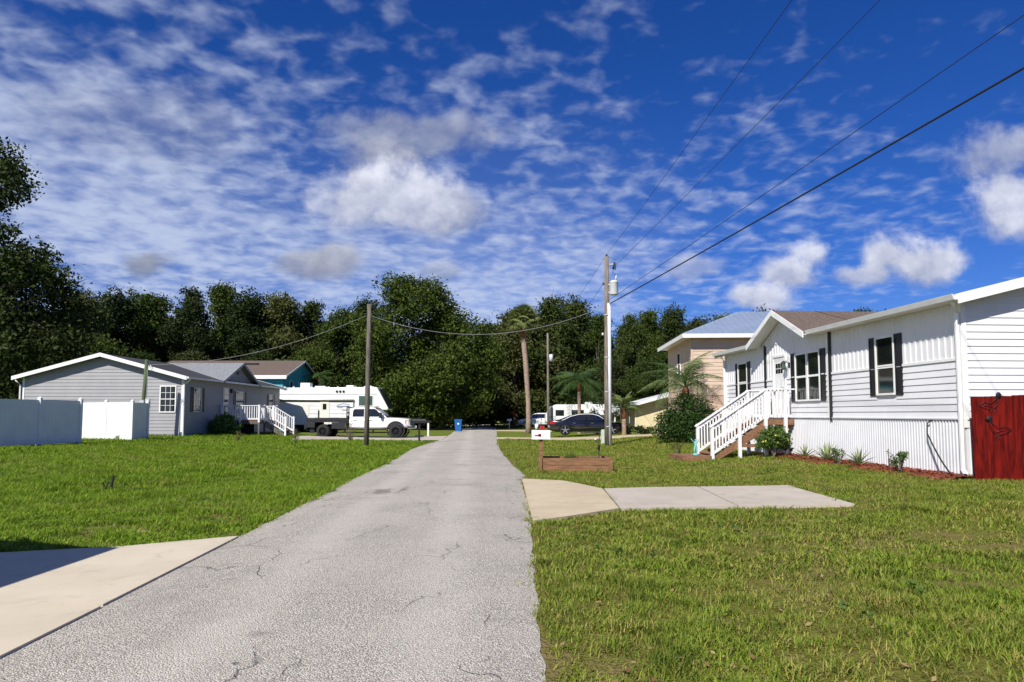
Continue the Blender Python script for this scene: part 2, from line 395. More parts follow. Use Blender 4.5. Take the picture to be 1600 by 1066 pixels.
def road_mat():
    m = bpy.data.materials.new('chip_seal'); m.use_nodes = True; t = m.node_tree; b = t.nodes['Principled BSDF']
    b.inputs['Roughness'].default_value = .9; b.inputs['Specular IOR Level'].default_value = .25
    P = nd(t, 'ShaderNodeNewGeometry').outputs['Position']
    vo = nd(t, 'ShaderNodeTexVoronoi'); vo.inputs['Scale'].default_value = 88; t.links.new(P, vo.inputs['Vector'])
    sp = nd(t, 'ShaderNodeSeparateColor'); t.links.new(vo.outputs['Color'], sp.inputs[0])
    big = noise(t, P, .8, 5, .6); mid = noise(t, P, 6, 4, .6); grit = noise(t, P, 160, 2, .6)
    chip = mixc(t, sstep(t, sp.outputs[0], .05, .95), (.44, .405, .34), (.84, .775, .665))
    chip = mixc(t, sstep(t, vo.outputs['Distance'], .34, .66), chip, (.22, .20, .17))
    chip = mixc(t, mth(t, 'MULTIPLY', sstep(t, big, .35, .7), .35), chip, (.54, .49, .415))
    chip = mixc(t, mth(t, 'MULTIPLY', sstep(t, mid, .52, .75), .40), chip, (.34, .31, .265))
    # cracks
    wv = nd(t, 'ShaderNodeVectorMath', operation='ADD'); nz = nd(t, 'ShaderNodeTexNoise'); nz.inputs['Scale'].default_value = 2.2
    nz.inputs['Detail'].default_value = 6; t.links.new(P, nz.inputs['Vector'])
    sc_ = nd(t, 'ShaderNodeVectorMath', operation='SCALE'); sc_.inputs['Scale'].default_value = .55
    t.links.new(nz.outputs['Color'], sc_.inputs[0]); t.links.new(P, wv.inputs[0]); t.links.new(sc_.outputs[0], wv.inputs[1])
    mp = nd(t, 'ShaderNodeMapping'); mp.inputs['Scale'].default_value = (1, .55, 1); t.links.new(wv.outputs[0], mp.inputs[0])
    vc = nd(t, 'ShaderNodeTexVoronoi', feature='DISTANCE_TO_EDGE'); vc.inputs['Scale'].default_value = .85; t.links.new(mp.outputs[0], vc.inputs['Vector'])
    crk = mth(t, 'MULTIPLY', sstep(t, vc.outputs['Distance'], .011, .002), sstep(t, noise(t, P, .9, 3), .46, .60))
    chip = mixc(t, mth(t, 'MULTIPLY', crk, .65), chip, (.10, .095, .085))
    spx = nd(t, 'ShaderNodeSeparateXYZ'); t.links.new(P, spx.inputs[0])
    lane = mth(t, 'ADD', spx.outputs[0], mth(t, 'MULTIPLY', spx.outputs[1], .058))
    for cx in (-1.75, -.25):
        dl_ = mth(t, 'ABSOLUTE', mth(t, 'SUBTRACT', lane, cx)); tk = mth(t, 'MULTIPLY', sstep(t, dl_, .45, .05), noise(t, P, 1.3, 4, .6))
        chip = mixc(t, mth(t, 'MULTIPLY', tk, .45), chip, (.66, .61, .53))
    edge_ = mth(t, 'MULTIPLY', sstep(t, noise(t, P, .45, 5, .7), .50, .68), .38)
    chip = mixc(t, edge_, chip, (.27, .245, .21))
    # stains
    s0 = G(595, 771); s1 = G(630, 768); s2 = G(408, 1000)
    for (q, rx, ry, o) in ((s0, .38, .75, .6), (s1, .12, .8, .5), (s2, .18, .08, .3)):
        mp2 = nd(t, 'ShaderNodeMapping', vector_type='TEXTURE'); mp2.inputs['Location'].default_value = q; mp2.inputs['Scale'].default_value = (rx, ry, 5)
        t.links.new(P, mp2.inputs[0]); ln = nd(t, 'ShaderNodeVectorMath', operation='LENGTH'); t.links.new(mp2.outputs[0], ln.inputs[0])
        f = mth(t, 'ADD', mth(t, 'SUBTRACT', 1, ln.outputs['Value']), mth(t, 'MULTIPLY', mth(t, 'SUBTRACT', noise(t, P, 7, 4), .5), 2.4))
        chip = mixc(t, mth(t, 'MULTIPLY', sstep(t, f, .1, .8), o), chip, (.10, .065, .045))
    t.links.new(chip, b.inputs['Base Color'])
    bp = nd(t, 'ShaderNodeBump'); bp.inputs['Strength'].default_value = .8; bp.inputs['Distance'].default_value = .012
    hh = mth(t, 'SUBTRACT', mth(t, 'SUBTRACT', 1, vo.outputs['Distance']), mth(t, 'MULTIPLY', crk, 1.5))
    t.links.new(mth(t, 'ADD', hh, mth(t, 'MULTIPLY', grit, .4)), bp.inputs['Height']); t.links.new(bp.outputs[0], b.inputs['Normal'])
    return m
ROAD = road_mat()
road = struct(link('road', road_mesh(), ROAD))
def conc(name, c, c2):
    m = mat(name, c, .85, var=.1, scale=1.1, bump=.25, bscale=90, c2=c2); t = m.node_tree; b = t.nodes['Principled BSDF']
    P = nd(t, 'ShaderNodeNewGeometry').outputs['Position']; src = b.inputs['Base Color'].links[0].from_socket
    f = mth(t, 'MULTIPLY', sstep(t, noise(t, P, 2.7, 6, .68, .6), .50, .74), .50)
    g = mixc(t, f, src, tuple(v*.55 for v in c)); g = mixc(t, mth(t, 'MULTIPLY', noise(t, P, 120, 2), .25), g, tuple(v*.6 for v in c))
    t.links.new(g, b.inputs['Base Color']); return m
CTAN = conc('tan_concrete', (.56, .465, .31), (.48, .39, .26))
CGREY = conc('pale_concrete', (.50, .44, .36), (.44, .38, .30))
CTANL = conc('warm_concrete', (.62, .54, .405), (.56, .48, .355))
def slab(name, near, far, m, parent, n=10, top=.05):
    """concrete slab between two edges (lists of ground points)"""
    def res(pts):
        d = [0]
        for a, b in zip(pts, pts[1:]): d.append(d[-1]+(b-a).length)
        s = np.linspace(0, d[-1], n); return [Vector((np.interp(q, d, [p.x for p in pts]), np.interp(q, d, [p.y for p in pts]), 0)) for q in s]
    A, B = res(near), res(far); b = MB(); k = 6; V = []; Fc = []
    for i in range(n):
        for j in range(k):
            p = A[i].lerp(B[i], j/(k-1)); V.append((p.x, p.y, H(p.x, p.y)+top))
    for i in range(n-1):
        for j in range(k-1): Fc.append((i*k+j, (i+1)*k+j, (i+1)*k+j+1, i*k+j+1))
    rim = [i*k for i in range(n)]+[(n-1)*k+j for j in range(1, k)]+[i*k+k-1 for i in range(n-2, -1, -1)]+[j for j in range(k-2, 0, -1)]
    base = len(V); V += [(V[i][0], V[i][1], V[i][2]-.14) for i in rim]; m_ = len(rim)
    Fc += [(rim[i], rim[(i+1)%m_], base+(i+1)%m_, base+i) for i in range(m_)]
    b.add(V, Fc); return b.build(name, m, parent)
def shrink(pts, c, d=.012):
    return [p+(c-p).normalized()*d for p in pts]
dr = struct(bpy.data.objects.new('driveway', None)); col.objects.link(dr)
S1n, S1f = [G(833,819), G(885,812), G(967,799)], [G(816,751), G(880,754), G(941,767)]
S2n, S2f = [G(970,799), G(1060,797), G(1152,795)], [G(944,767), G(1010,765), G(1089,764)]
S3n, S3f = [G(1154,795), G(1260,794), G(1335,792)], [G(1092,764), G(1160,763), G(1230,762)]
slab('slab', S1n, S1f, CTAN, dr); slab('slab', S2n, S2f, CGREY, dr); slab('slab', S3n, S3f, CGREY, dr)
ap = struct(bpy.data.objects.new('driveway', None)); col.objects.link(ap)
# left apron: joint near row 948
slab('slab', [G(-300,1180), G(0,1031), G(157,952)], [G(-300,955), G(0,948), G(152,951)], CTANL, ap, 80, .026)
slab('slab', [G(-300,953), G(0,946.5), G(160,949.5), G(372,841)], [G(-300,880), G(0,867), G(190,857), G(366,841)], CTANL, ap, 120, .026)
# far drives crossing the verge
def strip(pts_a, pts_b, m, name='driveway'):
    o = slab(name, pts_a, pts_b, m, None, 14, .035); return struct(o)
strip([G(455,687.5), G(560,687.5), G(640,689), G(690,689)], [G(470,682), G(560,682), G(640,683), G(700,682)], CGREY)
strip([G(776,686), G(860,688), G(960,686), G(1050,681)], [G(776,684), G(860,685), G(960,682), G(1050,678)], CTAN)
strip([G(776,673.6), G(822,674.2), G(862,675)], [G(776,672.6), G(822,673), G(862,673.6)], CTAN)
strip([G(480,672), G(640,671.5), G(712,671)], [G(480,669), G(640,669), G(716,669.4)], CGREY)
cross = struct(link('road', np_mesh('road', np.array([(-60,99,.02),(60,99,.02),(60,104,.02),(-60,104,.02)], float), np.array([[0,1,2,3]])), ROAD))

# ------------------------------------------------------------------ house building blocks
Z3 = Vector((0, 0, 1))
def lap_wall(parent, O, d, n, lim, z0, z1, pitch, m, holes=(), proud=.02, name='siding_plank'):
    """horizontal lap siding, one plank per row and gap; holes = (a, b, za, zb) along d"""
    O = Vector(O); d = Vector(d); n = Vector(n); z = z0
    while z < z1-.02:
        zt = min(z+pitch, z1); a0, b0 = lim(z); a1, b1 = lim(zt)
        if b0-a0 < .05: break
        if b1-a1 < .02: mid = (a0+b0)/2; a1, b1 = mid-.01, mid+.01
        segs = [(a0, b0, a1, b1)]
        for (ha, hb, za, zb) in holes:
            if za < zt-.03 and zb > z+.03:
                new = []
                for (p0, q0, p1, q1) in segs:
                    if ha > p0 and hb < q0: new += [(p0, ha, p1, ha), (hb, q0, hb, q1)]
                    elif ha <= p0 < hb < q0: new.append((hb, q0, hb, q1))
                    elif p0 < ha < q0 <= hb: new.append((p0, ha, p1, ha))
                    elif ha <= p0 and hb >= q0: pass
                    else: new.append((p0, q0, p1, q1))
                segs = new
        for (p0, q0, p1, q1) in segs:
            pt = lambda t, zz, o: O+d*t+Z3*zz+n*o
            V = [pt(p0, z, 0), pt(q0, z, 0), pt(q0, z, proud), pt(p0, z, proud), pt(p1, zt, 0), pt(q1, zt, 0), pt(q1, zt, .004), pt(p1, zt, .004)]
            MB().add(V, [(0,3,2,1),(4,5,6,7),(0,1,5,4),(1,2,6,5),(2,3,7,6),(3,0,4,7)]).build(name, m, parent)
        z = zt
def ribbed(name, parent, O, d, n, length, z0, z1, pitch, m, depth=.018, fn=None):
    """sheet with vertical ribs; fn(t) gives its top"""
    O = Vector(O); d = Vector(d); n = Vector(n); V = []; Fc = []; t = 0; prof = []
    while t < length-1e-4:
        for (f, h) in ((0, 0), (.52, 0), (.62, 1), (.9, 1)): 
            if t+f*pitch < length: prof.append((t+f*pitch, .004+h*depth))
        t += pitch
    prof.append((length, .004))
    for (q, h) in prof:
        zt = z1 if fn is None else fn(q)
        V += [O+d*q+n*h+Z3*z0, O+d*q+n*h+Z3*zt]
    for i in range(len(prof)-1): Fc.append((2*i, 2*i+2, 2*i+3, 2*i+1))
    return MB().add(V, Fc).build(name, m, parent, fix=False)
def window(parent, O, d, n, a, b, z0, z1, cols=1, rows=(1, 1), fm=None, gm=None, ft=.05, shutters=None, sw=.3, name='window', lintel=0):
    """hung window on a wall: frame part with pane, rail, muntin sub-parts; shutters beside it"""
    fm = fm or TRIMW; gm = gm or GLASS; O = Vector(O); d = Vector(d); n = Vector(n)
    def B(mb, p, q, zz0, zz1, o0, o1):
        P = [O+d*t+Z3*zz+n*o for zz in (zz0, zz1) for (t, o) in ((p, o0), (q, o0), (q, o1), (p, o1))]
        return mb.add(P, [(0,3,2,1),(4,5,6,7),(0,1,5,4),(1,2,6,5),(2,3,7,6),(3,0,4,7)])
    f = MB(); o0, o1 = .002, .055
    B(f, a-ft, a, z0-ft, z1+ft, o0, o1); B(f, b, b+ft, z0-ft, z1+ft, o0, o1); B(f, a, b, z0-ft, z0, o0, o1+.01); B(f, a, b, z1, z1+ft, o0, o1)
    fr = f.build(name, fm, parent)
    zm = (z0+z1)/2; h = .035
    B(MB(), a, b, zm-.022, zm+.022, .012, .042).build('meeting_rail', fm, fr)
    for k, (p, q, oo) in enumerate(((z0, zm-.022, .018), (zm+.022, z1, .026))):
        B(MB(), a, b, p, q, .006, oo).build('pane', gm, fr)
        mu = MB(); cnt = 0
        for c in range(1, cols): x = a+(b-a)*c/cols; B(mu, x-.010, x+.010, p, q, oo, oo+.010); cnt += 1
        for r_ in range(1, rows[k]): zz = p+(q-p)*r_/rows[k]; B(mu, a, b, zz-.010, zz+.010, oo, oo+.008); cnt += 1
        if cnt: mu.build('muntin', fm, fr)
    if shutters:
        for (p, q) in ((a-ft-sw-.005, a-ft-.005), (b+ft+.005, b+ft+.005+sw)):
            s = MB(); B(s, p, q, z0-.06, z1+.06, .003, .03); e = .045
            B(s, p, p+e, z0-.06, z1+.06, .03, .042); B(s, q-e, q, z0-.06, z1+.06, .03, .042)
            for zz in (z0-.06, zm-.05, z1-.02): B(s, p+e, q-e, zz, zz+.08, .03, .042)
            s.build('shutter', shutters, parent)
    return fr
def boxd(O, d, n, p, q, z0, z1, o0, o1, mb=None):
    O = Vector(O); d = Vector(d); n = Vector(n); mb = mb or MB()
    P = [O+d*t+Z3*zz+n*o for zz in (z0, z1) for (t, o) in ((p, o0), (q, o0), (q, o1), (p, o1))]
    return mb.add(P, [(0,3,2,1),(4,5,6,7),(0,1,5,4),(1,2,6,5),(2,3,7,6),(3,0,4,7)])
def roof_sheet(P, th=.06):
    """thick sheet from a polygon (list of points, top face)"""
    P = [Vector(p) for p in P]; n = len(P); b = MB()
    b.add(P+[p-Z3*th for p in P], [tuple(range(n)), tuple(range(n, 2*n))[::-1]]+[(i, (i+1)%n, n+(i+1)%n, n+i) for i in range(n)])
    return b

# ================================================================== white manufactured home (right)
hx, hy = 9.68, 14.6
ANG = math.atan2(.998, -.0636)
g0 = .16
house = thing('mobile_home', 'white manufactured home with black shutters, tall ribbed skirting and a front stair', 'house', (hx, hy, 0), ANG)
LEN, WID, FL, MID, EV = 13.5, 8.2, 1.47, 2.72, 4.02
PT = .25                                           # roof pitch
X, Yv = Vector((1,0,0)), Vector((0,1,0))
O0 = Vector((0,0,0))
# shell
MB().prism([(-WID,.05),(-.0,.05),(-.0,EV),(-WID/2,EV+PT*WID/2-.05),(-WID,EV)], (0,0,0), Yv, Z3, (LEN,0,0)).build('wall', SIDW, house)
# front wall (faces the road, +y): skirting, lap band, ribbed band
ribbed('skirting', house, (0,.012,0), X, Yv, LEN, .05, FL-.02, .10, SKIRT, .024)
MB().box(-.01,LEN+.01,.001,.058,FL-.03,FL).build('skirting_trim', SKIRT, house)
wins = [(2.36,3.06,FL+.62,FL+2.02), (5.98,6.66,FL+.55,FL+1.98), (6.76,7.44,FL+.55,FL+1.98), (11.35,12.15,FL+.62,FL+2.02)]
door = (8.22,9.02,FL,FL+2.03)
holes = [(a-.05,b+.05,c-.05,e+.05) for a,b,c,e in wins]+[(door[0]-.1,door[1]+.1,door[2],door[3]+.1)]
lap_wall(house, (0,.002,0), X, Yv, lambda z: (.06, LEN-.06), FL, MID, .155, SIDW, holes, .022)
MB().box(.0,LEN,.002,.034,MID,MID+.06).build('belt_trim', TRIMW, house)
ribbed('ribbed_panel', house, (0,.004,0), X, Yv, LEN, MID+.06, EV-.02, .20, SIDW, .016)
window(house, (0,0,0), X, Yv, *wins[0], shutters=SHUT, sw=.27)
window(house, (0,0,0), X, Yv, *wins[3], shutters=SHUT, sw=.24)
fr = window(house, (0,0,0), X, Yv, *wins[1]); window(house, (0,0,0), X, Yv, *wins[2])
for p in (5.98-.05-.30, 7.44+.055): 
    s = boxd(O0, X, Yv, p, p+.29, FL+.49, FL+2.06, .003, .03); boxd(O0, X, Yv, p, p+.04, FL+.49, FL+2.06, .03, .042, s); boxd(O0, X, Yv, p+.25, p+.29, FL+.49, FL+2.06, .03, .042, s)
    for zz in (.49, 1.2, 1.98): boxd(O0, X, Yv, p+.04, p+.25, FL+zz, FL+zz+.08, .03, .042, s)
    s.build('shutter', SHUT, house)
# black joint strips between the sections
for x in (5.30, 9.66): MB().box(x,x+.10,.003,.062,FL-.10 if x < 6 else FL+.3,EV-.02).build('joint_strip', BLACKP, house)
MB().box(5.41,5.50,.003,.05,FL-.02,EV-.02).build('corner_trim', TRIMW, house)
# door
dp = MB().box(door[0],door[1],.004,.035,door[2],door[3]).build('door', TRIMW, house)
MB().box(door[0]-.08,door[0],.003,.06,door[2],door[3]+.08).box(door[1],door[1]+.08,.003,.06,door[2],door[3]+.08).box(door[0],door[1],.003,.06,door[3],door[3]+.08).build('door_frame', TRIMW, dp)
for i in range(3):
    for j in range(2): MB().box(8.36+i*.18,8.51+i*.18,.036,.042,FL+1.48+j*.18,FL+1.63+j*.18).build('pane', GLASS, dp)
for (xa,xb) in ((8.34,8.58),(8.66,8.90)): MB().box(xa,xb,.036,.043,FL+.25,FL+1.3).build('door_panel', TRIMW, dp)
MB().tube([(8.31,.036,FL+1.0),(8.31,.09,FL+1.0),(8.38,.09,FL+1.0)],.014,6).build('handle', GALV, dp)
# wall lantern and its bracket
wl = MB().box(7.88,7.98,.004,.03,FL+1.62,FL+1.80).tube([(7.93,.03,FL+1.75),(7.93,.14,FL+1.86),(7.93,.20,FL+1.80)],.012,6).build('wall_lamp', BLACKP, house)
MB().lathe([(.0,FL+1.86),(.09,FL+1.80),(.095,FL+1.78),(.0,FL+1.78)],(7.93,.20,0),n=8).build('lamp_cap', BLACKP, wl)
MB().lathe([(.06,FL+1.78),(.075,FL+1.60),(.03,FL+1.55),(.0,FL+1.55)],(7.93,.20,0),n=8).build('lamp_glass', GLASSG, wl)
# near gable end (faces the street mouth, -x)
nE, dE = Vector((-1,0,0)), Vector((0,-1,0))
def limg(z): 
    if z <= EV: return (.06, WID-.06)
    k = (z-EV)/PT; return (.06+k, WID-.06-k)
lap_wall(house, (-.002,0,0), dE, nE, limg, FL, EV+PT*WID/2-.1, .155, SIDW, (), .022)
ribbed('skirting', house, (-.012,0,0), dE, nE, WID, .05, FL-.02, .10, SKIRT, .024)
MB().box(-.058,-.001,-WID,0,FL-.03,FL).build('skirting_trim', SKIRT, house)
lap_wall(house, (LEN+.002,0,0), dE, X, limg, FL, EV+PT*WID/2-.1, .155, SIDW, (), .022)
MB().box(-.035,.07,-.07,.035,FL-.2,EV+.0).build('corner_trim', TRIMW, house)
MB().box(LEN-.07,LEN+.035,-.07,.035,FL,EV).build('corner_trim', TRIMW, house)
# main roof
OV, RK = .34, .36
def zr(y): return EV+.12+PT*(-y if y > -WID/2 else y+WID)          # roof underside reference
rz0 = EV+.10-PT*OV*0
for s_ in (0, 1):
    y0, y1 = (OV, -WID/2) if s_ == 0 else (-WID-OV, -WID/2)
    za = EV+.14-PT*OV; zb = EV+.14+PT*WID/2
    if s_: roof_sheet([(-RK,y0,za),(LEN+RK,y0,za),(LEN+RK,y1,zb),(-RK,y1,zb)],.05).build('roof', DSHING, house)
    else: roof_sheet([(-RK,y0,za),(6.0,y0,za),(6.0,-.02,EV+.145),(10.2,-.02,EV+.145),(10.2,y0,za),(LEN+RK,y0,za),(LEN+RK,y1,zb),(-RK,y1,zb)],.05).build('roof', SHING, house)
    # rake boards
    for xx in (-RK-.025, LEN+RK):
        MB().add([(xx,y0,za-.20),(xx,y1,zb-.20),(xx,y1,zb+.015),(xx,y0,za+.015),(xx+.025,y0,za-.20),(xx+.025,y1,zb-.20),(xx+.025,y1,zb+.015),(xx+.025,y0,za+.015)],
                 [(0,1,2,3),(7,6,5,4),(0,4,5,1),(1,5,6,2),(2,6,7,3),(3,7,4,0)]).build('rake_board', TRIMW, house)
zg = EV+.14-PT*OV
def gutter(parent, a, b, y, z):
    MB().prism([(0,-.12),(.085,-.12),(.12,0),(.105,0),(.075,-.105),(.015,-.105),(.015,0),(0,0)], (a,y,z), Yv, Z3, (b-a,0,0)).build('gutter', TRIMW, parent)
for (p, q) in ((-RK,5.99),(10.21,LEN+RK)): MB().box(p,q,.03,OV-.021,EV-.05,EV-.03).build('soffit', TRIMW, house); MB().box(p,q,OV-.02,OV+.003,EV-.05,zg-.01).build('fascia', TRIMW, house)
gutter(house, -RK, 6.0, OV+.004, zg+.01); gutter(house, 10.25, LEN+RK, OV+.004, zg+.01)
# cross gable over the door
gc, gh, gy = 8.08, 2.12, OV+.16
gz0, gz1 = EV+.02, EV+.02+.46*gh
MB().add([(gc-gh+.12,.02,EV-.06),(gc+gh-.12,.02,EV-.06),(gc,.02,gz1-.08),(gc-gh+.12,-.2,EV-.06),(gc+gh-.12,-.2,EV-.06),(gc,-.2,gz1-.08)],
         [(0,1,2),(5,4,3),(0,3,4,1),(1,4,5,2),(2,5,3,0)]).build('gable_wall', SIDW, house)
ribbed('ribbed_panel', house, (gc-gh+.12,.024,0), X, Yv, 2*gh-.24, EV-.06, EV, .20, SIDW, .016, fn=lambda q: EV-.05+.46*min(q, 2*gh-.24-q))
yb = -3.6
for s_ in (-1, 1):
    roof_sheet([(gc+s_*gh,gy,gz0),(gc,gy,gz1),(gc,yb,gz1),(gc+s_*gh,-.6,gz0)],.05).build('gable_roof', SHING, house)
    MB().add([(gc+s_*gh,gy,gz0-.17),(gc,gy,gz1-.17),(gc,gy,gz1+.012),(gc+s_*gh,gy,gz0+.012),(gc+s_*gh,gy+.03,gz0-.17),(gc,gy+.03,gz1-.17),(gc,gy+.03,gz1+.012),(gc+s_*gh,gy+.03,gz0+.012)],
             [(0,1,2,3),(7,6,5,4),(0,4,5,1),(1,5,6,2),(2,6,7,3),(3,7,4,0)]).build('rake_board', TRIMW, house)
    roof_sheet([(gc+s_*gh,gy-.01,gz0-.06),(gc,gy-.01,gz1-.06),(gc,.0,gz1-.06),(gc+s_*gh,.0,gz0-.06)],.02).build('soffit', TRIMW, house)
# downspouts
def spout(parent, x, y, zt, zb, kick):
    MB().tube([(x-.18,y+OV-.02,zt),(x-.18,y+OV-.04,zt-.10),(x,y+.09,zt-.30),(x,y+.09,zb+.10),(x+kick[0],y+.09+kick[1],zb)],.052,6).build('downspout', TRIMW, parent)
spout(house, .02, .0, zg-.06, .28, (-.22,.10))
spout(house, LEN-.05, .0, zg-.06, .28, (.1,.15))
MB().box(-.21,-.16,.13,.23,.235,.315).build('spout_mouth', DARK, house)

def hw(p):        # world point of a house point
    c, s = math.cos(ANG), math.sin(ANG); return Vector((hx+p[0]*c-p[1]*s, hy+p[0]*s+p[1]*c, p[2]))
def hinv(x, y):
    c, s = math.cos(ANG), math.sin(ANG); x -= hx; y -= hy; return (x*c+y*s, -x*s+y*c)

# ---- stair and landing
st = thing('entry_stair', 'white railed wooden stair with brown treads up to the white home', 'stairs', (hx, hy, 0), ANG)
xa, xb = 7.60, 8.92                   # along the wall
yl, ye = .06, 1.02                   # landing from the wall outwards
yf = 2.76                            # foot of the stair
lz = FL-.06
for i in range(7): 
    y0 = yl+i*(ye-yl)/7; MB().box(xa,xb,y0,y0+(ye-yl)/7-.012,lz-.04,lz).build('deck_board', WOODB, st)
MB().box(xa+.02,xb-.02,ye-.05,ye,lz-.19,lz-.042).box(xa,xa+.045,yl,ye-.05,lz-.19,lz-.042).box(xb-.045,xb,yl,ye-.05,lz-.19,lz-.042).build('deck_frame', WOODB, st)
gs = .14
def post(x, y, z0, z1, m=WHITE, w_=.095): return MB().box(x-w_/2,x+w_/2,y-w_/2,y+w_/2,z0,z1).build('post', m, st)
RH = .98
nst = 8; rise = (lz-gs)/nst; run = (yf-ye)/(nst-1)
for i in range(1, nst):
    y0 = ye+(i-1)*run; z = lz-i*rise; MB().box(xa+.05,xb-.05,y0-.01,y0+run+.02,z-.04,z).build('tread', WOODB, st)
for x in (xa+.01, xb-.05):
    MB().prism([(ye,lz-.05),(yf+.05,gs+.02),(yf-.25,gs),(ye,lz-.42)], (x,0,0), Yv, Z3, (.045,0,0)).build('stringer', WOODB, st)
for x in (xa-.03, xb+.03):
    post(x, ye, gs-.1, lz+RH); post(x, yf+.03, gs-.1, gs+rise+RH-.05); post(x, (ye+yf)/2, gs-.1, lz-(lz-gs)*.52+RH-.03)
    sl = [(x, ye+.0, lz+RH-.03), (x, yf+.12, gs+rise*.75+RH-.1)]
    MB().bar(sl[0], sl[1], .14, .04).build('handrail', WHITE, st)
    MB().bar((x,ye,lz+RH-.12), (x,yf,gs+rise+RH-.18), .04, .08).build('top_rail', WHITE, st)
    MB().bar((x,ye,lz+.10), (x,yf,gs+rise+.02), .04, .08).build('bottom_rail', WHITE, st)
    for k in range(1, 17):
        f = k/17; 
        if k == 8 or k == 9: continue
        y = ye+(yf-ye)*f; zb_ = lz+.04+(gs+rise-lz)*f; MB().box(x-.02,x+.02,y-.02,y+.02,zb_,zb_+RH-.12).build('baluster', WHITE, st)
    post(x, yl+.30, gs-.1, lz+RH)
    MB().bar((x,yl,lz+RH-.02),(x,ye,lz+RH-.02),.12,.04).build('handrail', WHITE, st)
    MB().bar((x,yl+.1,lz+.09),(x,ye,lz+.09),.04,.08).build('bottom_rail', WHITE, st)
    for k in range(1, 7): y = yl+.06+(ye-yl-.06)*k/7; MB().box(x-.02,x+.02,y-.02,y+.02,lz+.05,lz+RH-.03).build('baluster', WHITE, st)
MB().box(xa-.02,xa+.025,ye-.0,(ye+yf)/2,gs+.36,gs+.46).build('brace', WOODB, st)
MB().box(xa+.6,xa+.7,.55,.65,gs-.1,lz-.19).build('post', DARK, st)
MB().box(xa-.1,xb+.15,yf+.08,yf+1.02,gs-.06,gs+.09).build('step_pad', WOODB, st)

# ---- mulch bed and edging along the skirting
mb = MB(); pts = []
nb = 26
for i in range(nb):
    x = -.35+(8.2+.35)*i/(nb-1); wd = .75+.22*math.sin(i*.9)+.12*math.sin(i*2.3)
    for k, y in enumerate((-.05, wd*.5, wd)):
        p = hw((x, y, 0)); pts.append((p.x, p.y, H(p.x, p.y)+(.06, .075, .004)[k]))
mb.add(pts, [(i*3+k, i*3+k+1, (i+1)*3+k+1, (i+1)*3+k) for i in range(nb-1) for k in range(2)])
bed = struct(mb.build('mulch_bed', MULCH, None, True))
# loose bark chips
cv = []; cf = []
for i in range(2600):
    x = rng.uniform(-.4, 8.3); y = abs(rng.normal(.42, .32)); p = hw((x, y, 0)); s = rng.uniform(.015, .045)
    a = rng.uniform(0, 6.28); t = rng.uniform(-.4, .4); u = Vector((math.cos(a), math.sin(a), t))*s; v = Vector((-math.sin(a), math.cos(a), rng.uniform(-.4,.4)))*s*.4
    c = Vector((p.x, p.y, H(p.x, p.y)+.075+rng.uniform(0,.02)-(.05 if y > .7 else 0))); o = len(cv); cv += [c-u-v, c+u-v, c+u+v, c-u+v]; cf.append((o, o+1, o+2, o+3))
ch = MB().add(cv, cf).build('bark_mulch', MULCH, None, fix=False); tag(ch, 'loose red bark mulch along the white skirting', 'mulch', kind='stuff')

# ---- black hose from the skirting to the ground, red fence with bird ornaments
P0 = hw((1.02,.06,FL-.02))
hp = [hw((1.05,.03,FL-.05)), hw((1.10,.10,FL-.12)), hw((1.07,.13,FL-.35))]
a, b = hw((1.07,.13,FL-.35)), hw((-.30,.42,.17))
for k in range(1, 10): t = k/9; p = a.lerp(b, t); p.z = a.z+(b.z-a.z)*(1-(1-t)**1.55); hp.append(p)
hp += [hw((-.8,.35,.17)), hw((-1.3,.2,.16))]
tag(MB().tube(hp, .017, 7).build('hose', WIREB, None, True), 'black hose hanging from the white skirting to the lawn', 'hose')
fx = at(1522, 690, 14.15)
RF = thing('wooden_fence', 'red stained board fence beside the white home', 'fence', (fx.x, 14.15, .06), 0)
bw = .142
for k in range(26):
    x0 = k*bw; dy = 0 if k < 6 else -.006
    hh = 1.86+rng.uniform(-.008,.008)+.004*k; lean = -.004
    MB().add([(x0,dy,0),(x0+bw-.006,dy,0),(x0+bw-.006,dy+.022,0),(x0,dy+.022,0),(x0+lean*6,dy,hh),(x0+bw-.006+lean*5.5,dy,hh),(x0+bw-.006+lean*5.5,dy+.022,hh),(x0+lean*6,dy+.022,hh)],
             [(0,3,2,1),(4,5,6,7),(0,1,5,4),(1,2,6,5),(2,3,7,6),(3,0,4,7)]).build('board', REDW, RF)
for z in (.35, 1.45): MB().box(.02,3.7,.023,.06,z,z+.09).build('rail', REDW, RF)
for x in (.25, 2.2, 3.6): MB().box(x,x+.09,.062,.15,-.1,1.8).build('post', REDW, RF)
def bird(name, label, px, py, flip, s):
    c = at(px, py, 14.12); t = thing(name, label, 'ornament', (c.x, 14.125, c.z), 0)
    def q(x, z): return (x*flip*s, -.004, z*s)
    body = [q(-.30,.02), q(-.16,.10), q(.0,.06), q(.12,.16), q(.17,.24)]
    under = [q(-.30,.02), q(-.14,-.06), q(.02,-.10), q(.14,.0), q(.19,.14), q(.17,.24)]
    b = MB().tube(body, .006, 6).tube(under, .006, 6).tube([q(-.18,.03), q(-.05,.01), q(.06,-.03)], .005, 6).tube([q(.0,-.1), q(.0,-.2)], .005, 6).tube([q(.06,-.09), q(.06,-.2)], .005, 6)
    b.build('body', BLACKP, t, True)
    MB().lathe([(0,-.012),(.05,-.012),(.06,0),(.05,.012),(0,.012)], q(.19,.27), 'y', 14).build('head', BLACKP, t, True)
    MB().add([q(.235,.29), q(.235,.25), q(.31,.262)], [(0,1,2)]).build('beak', BLACKP, t)
bird('bird_ornament', 'black metal bird on the red fence, the upper of two', 1549, 634, 1, .82)
bird('bird_ornament', 'black metal bird on the red fence, the lower of two', 1560, 673, -1, .9)

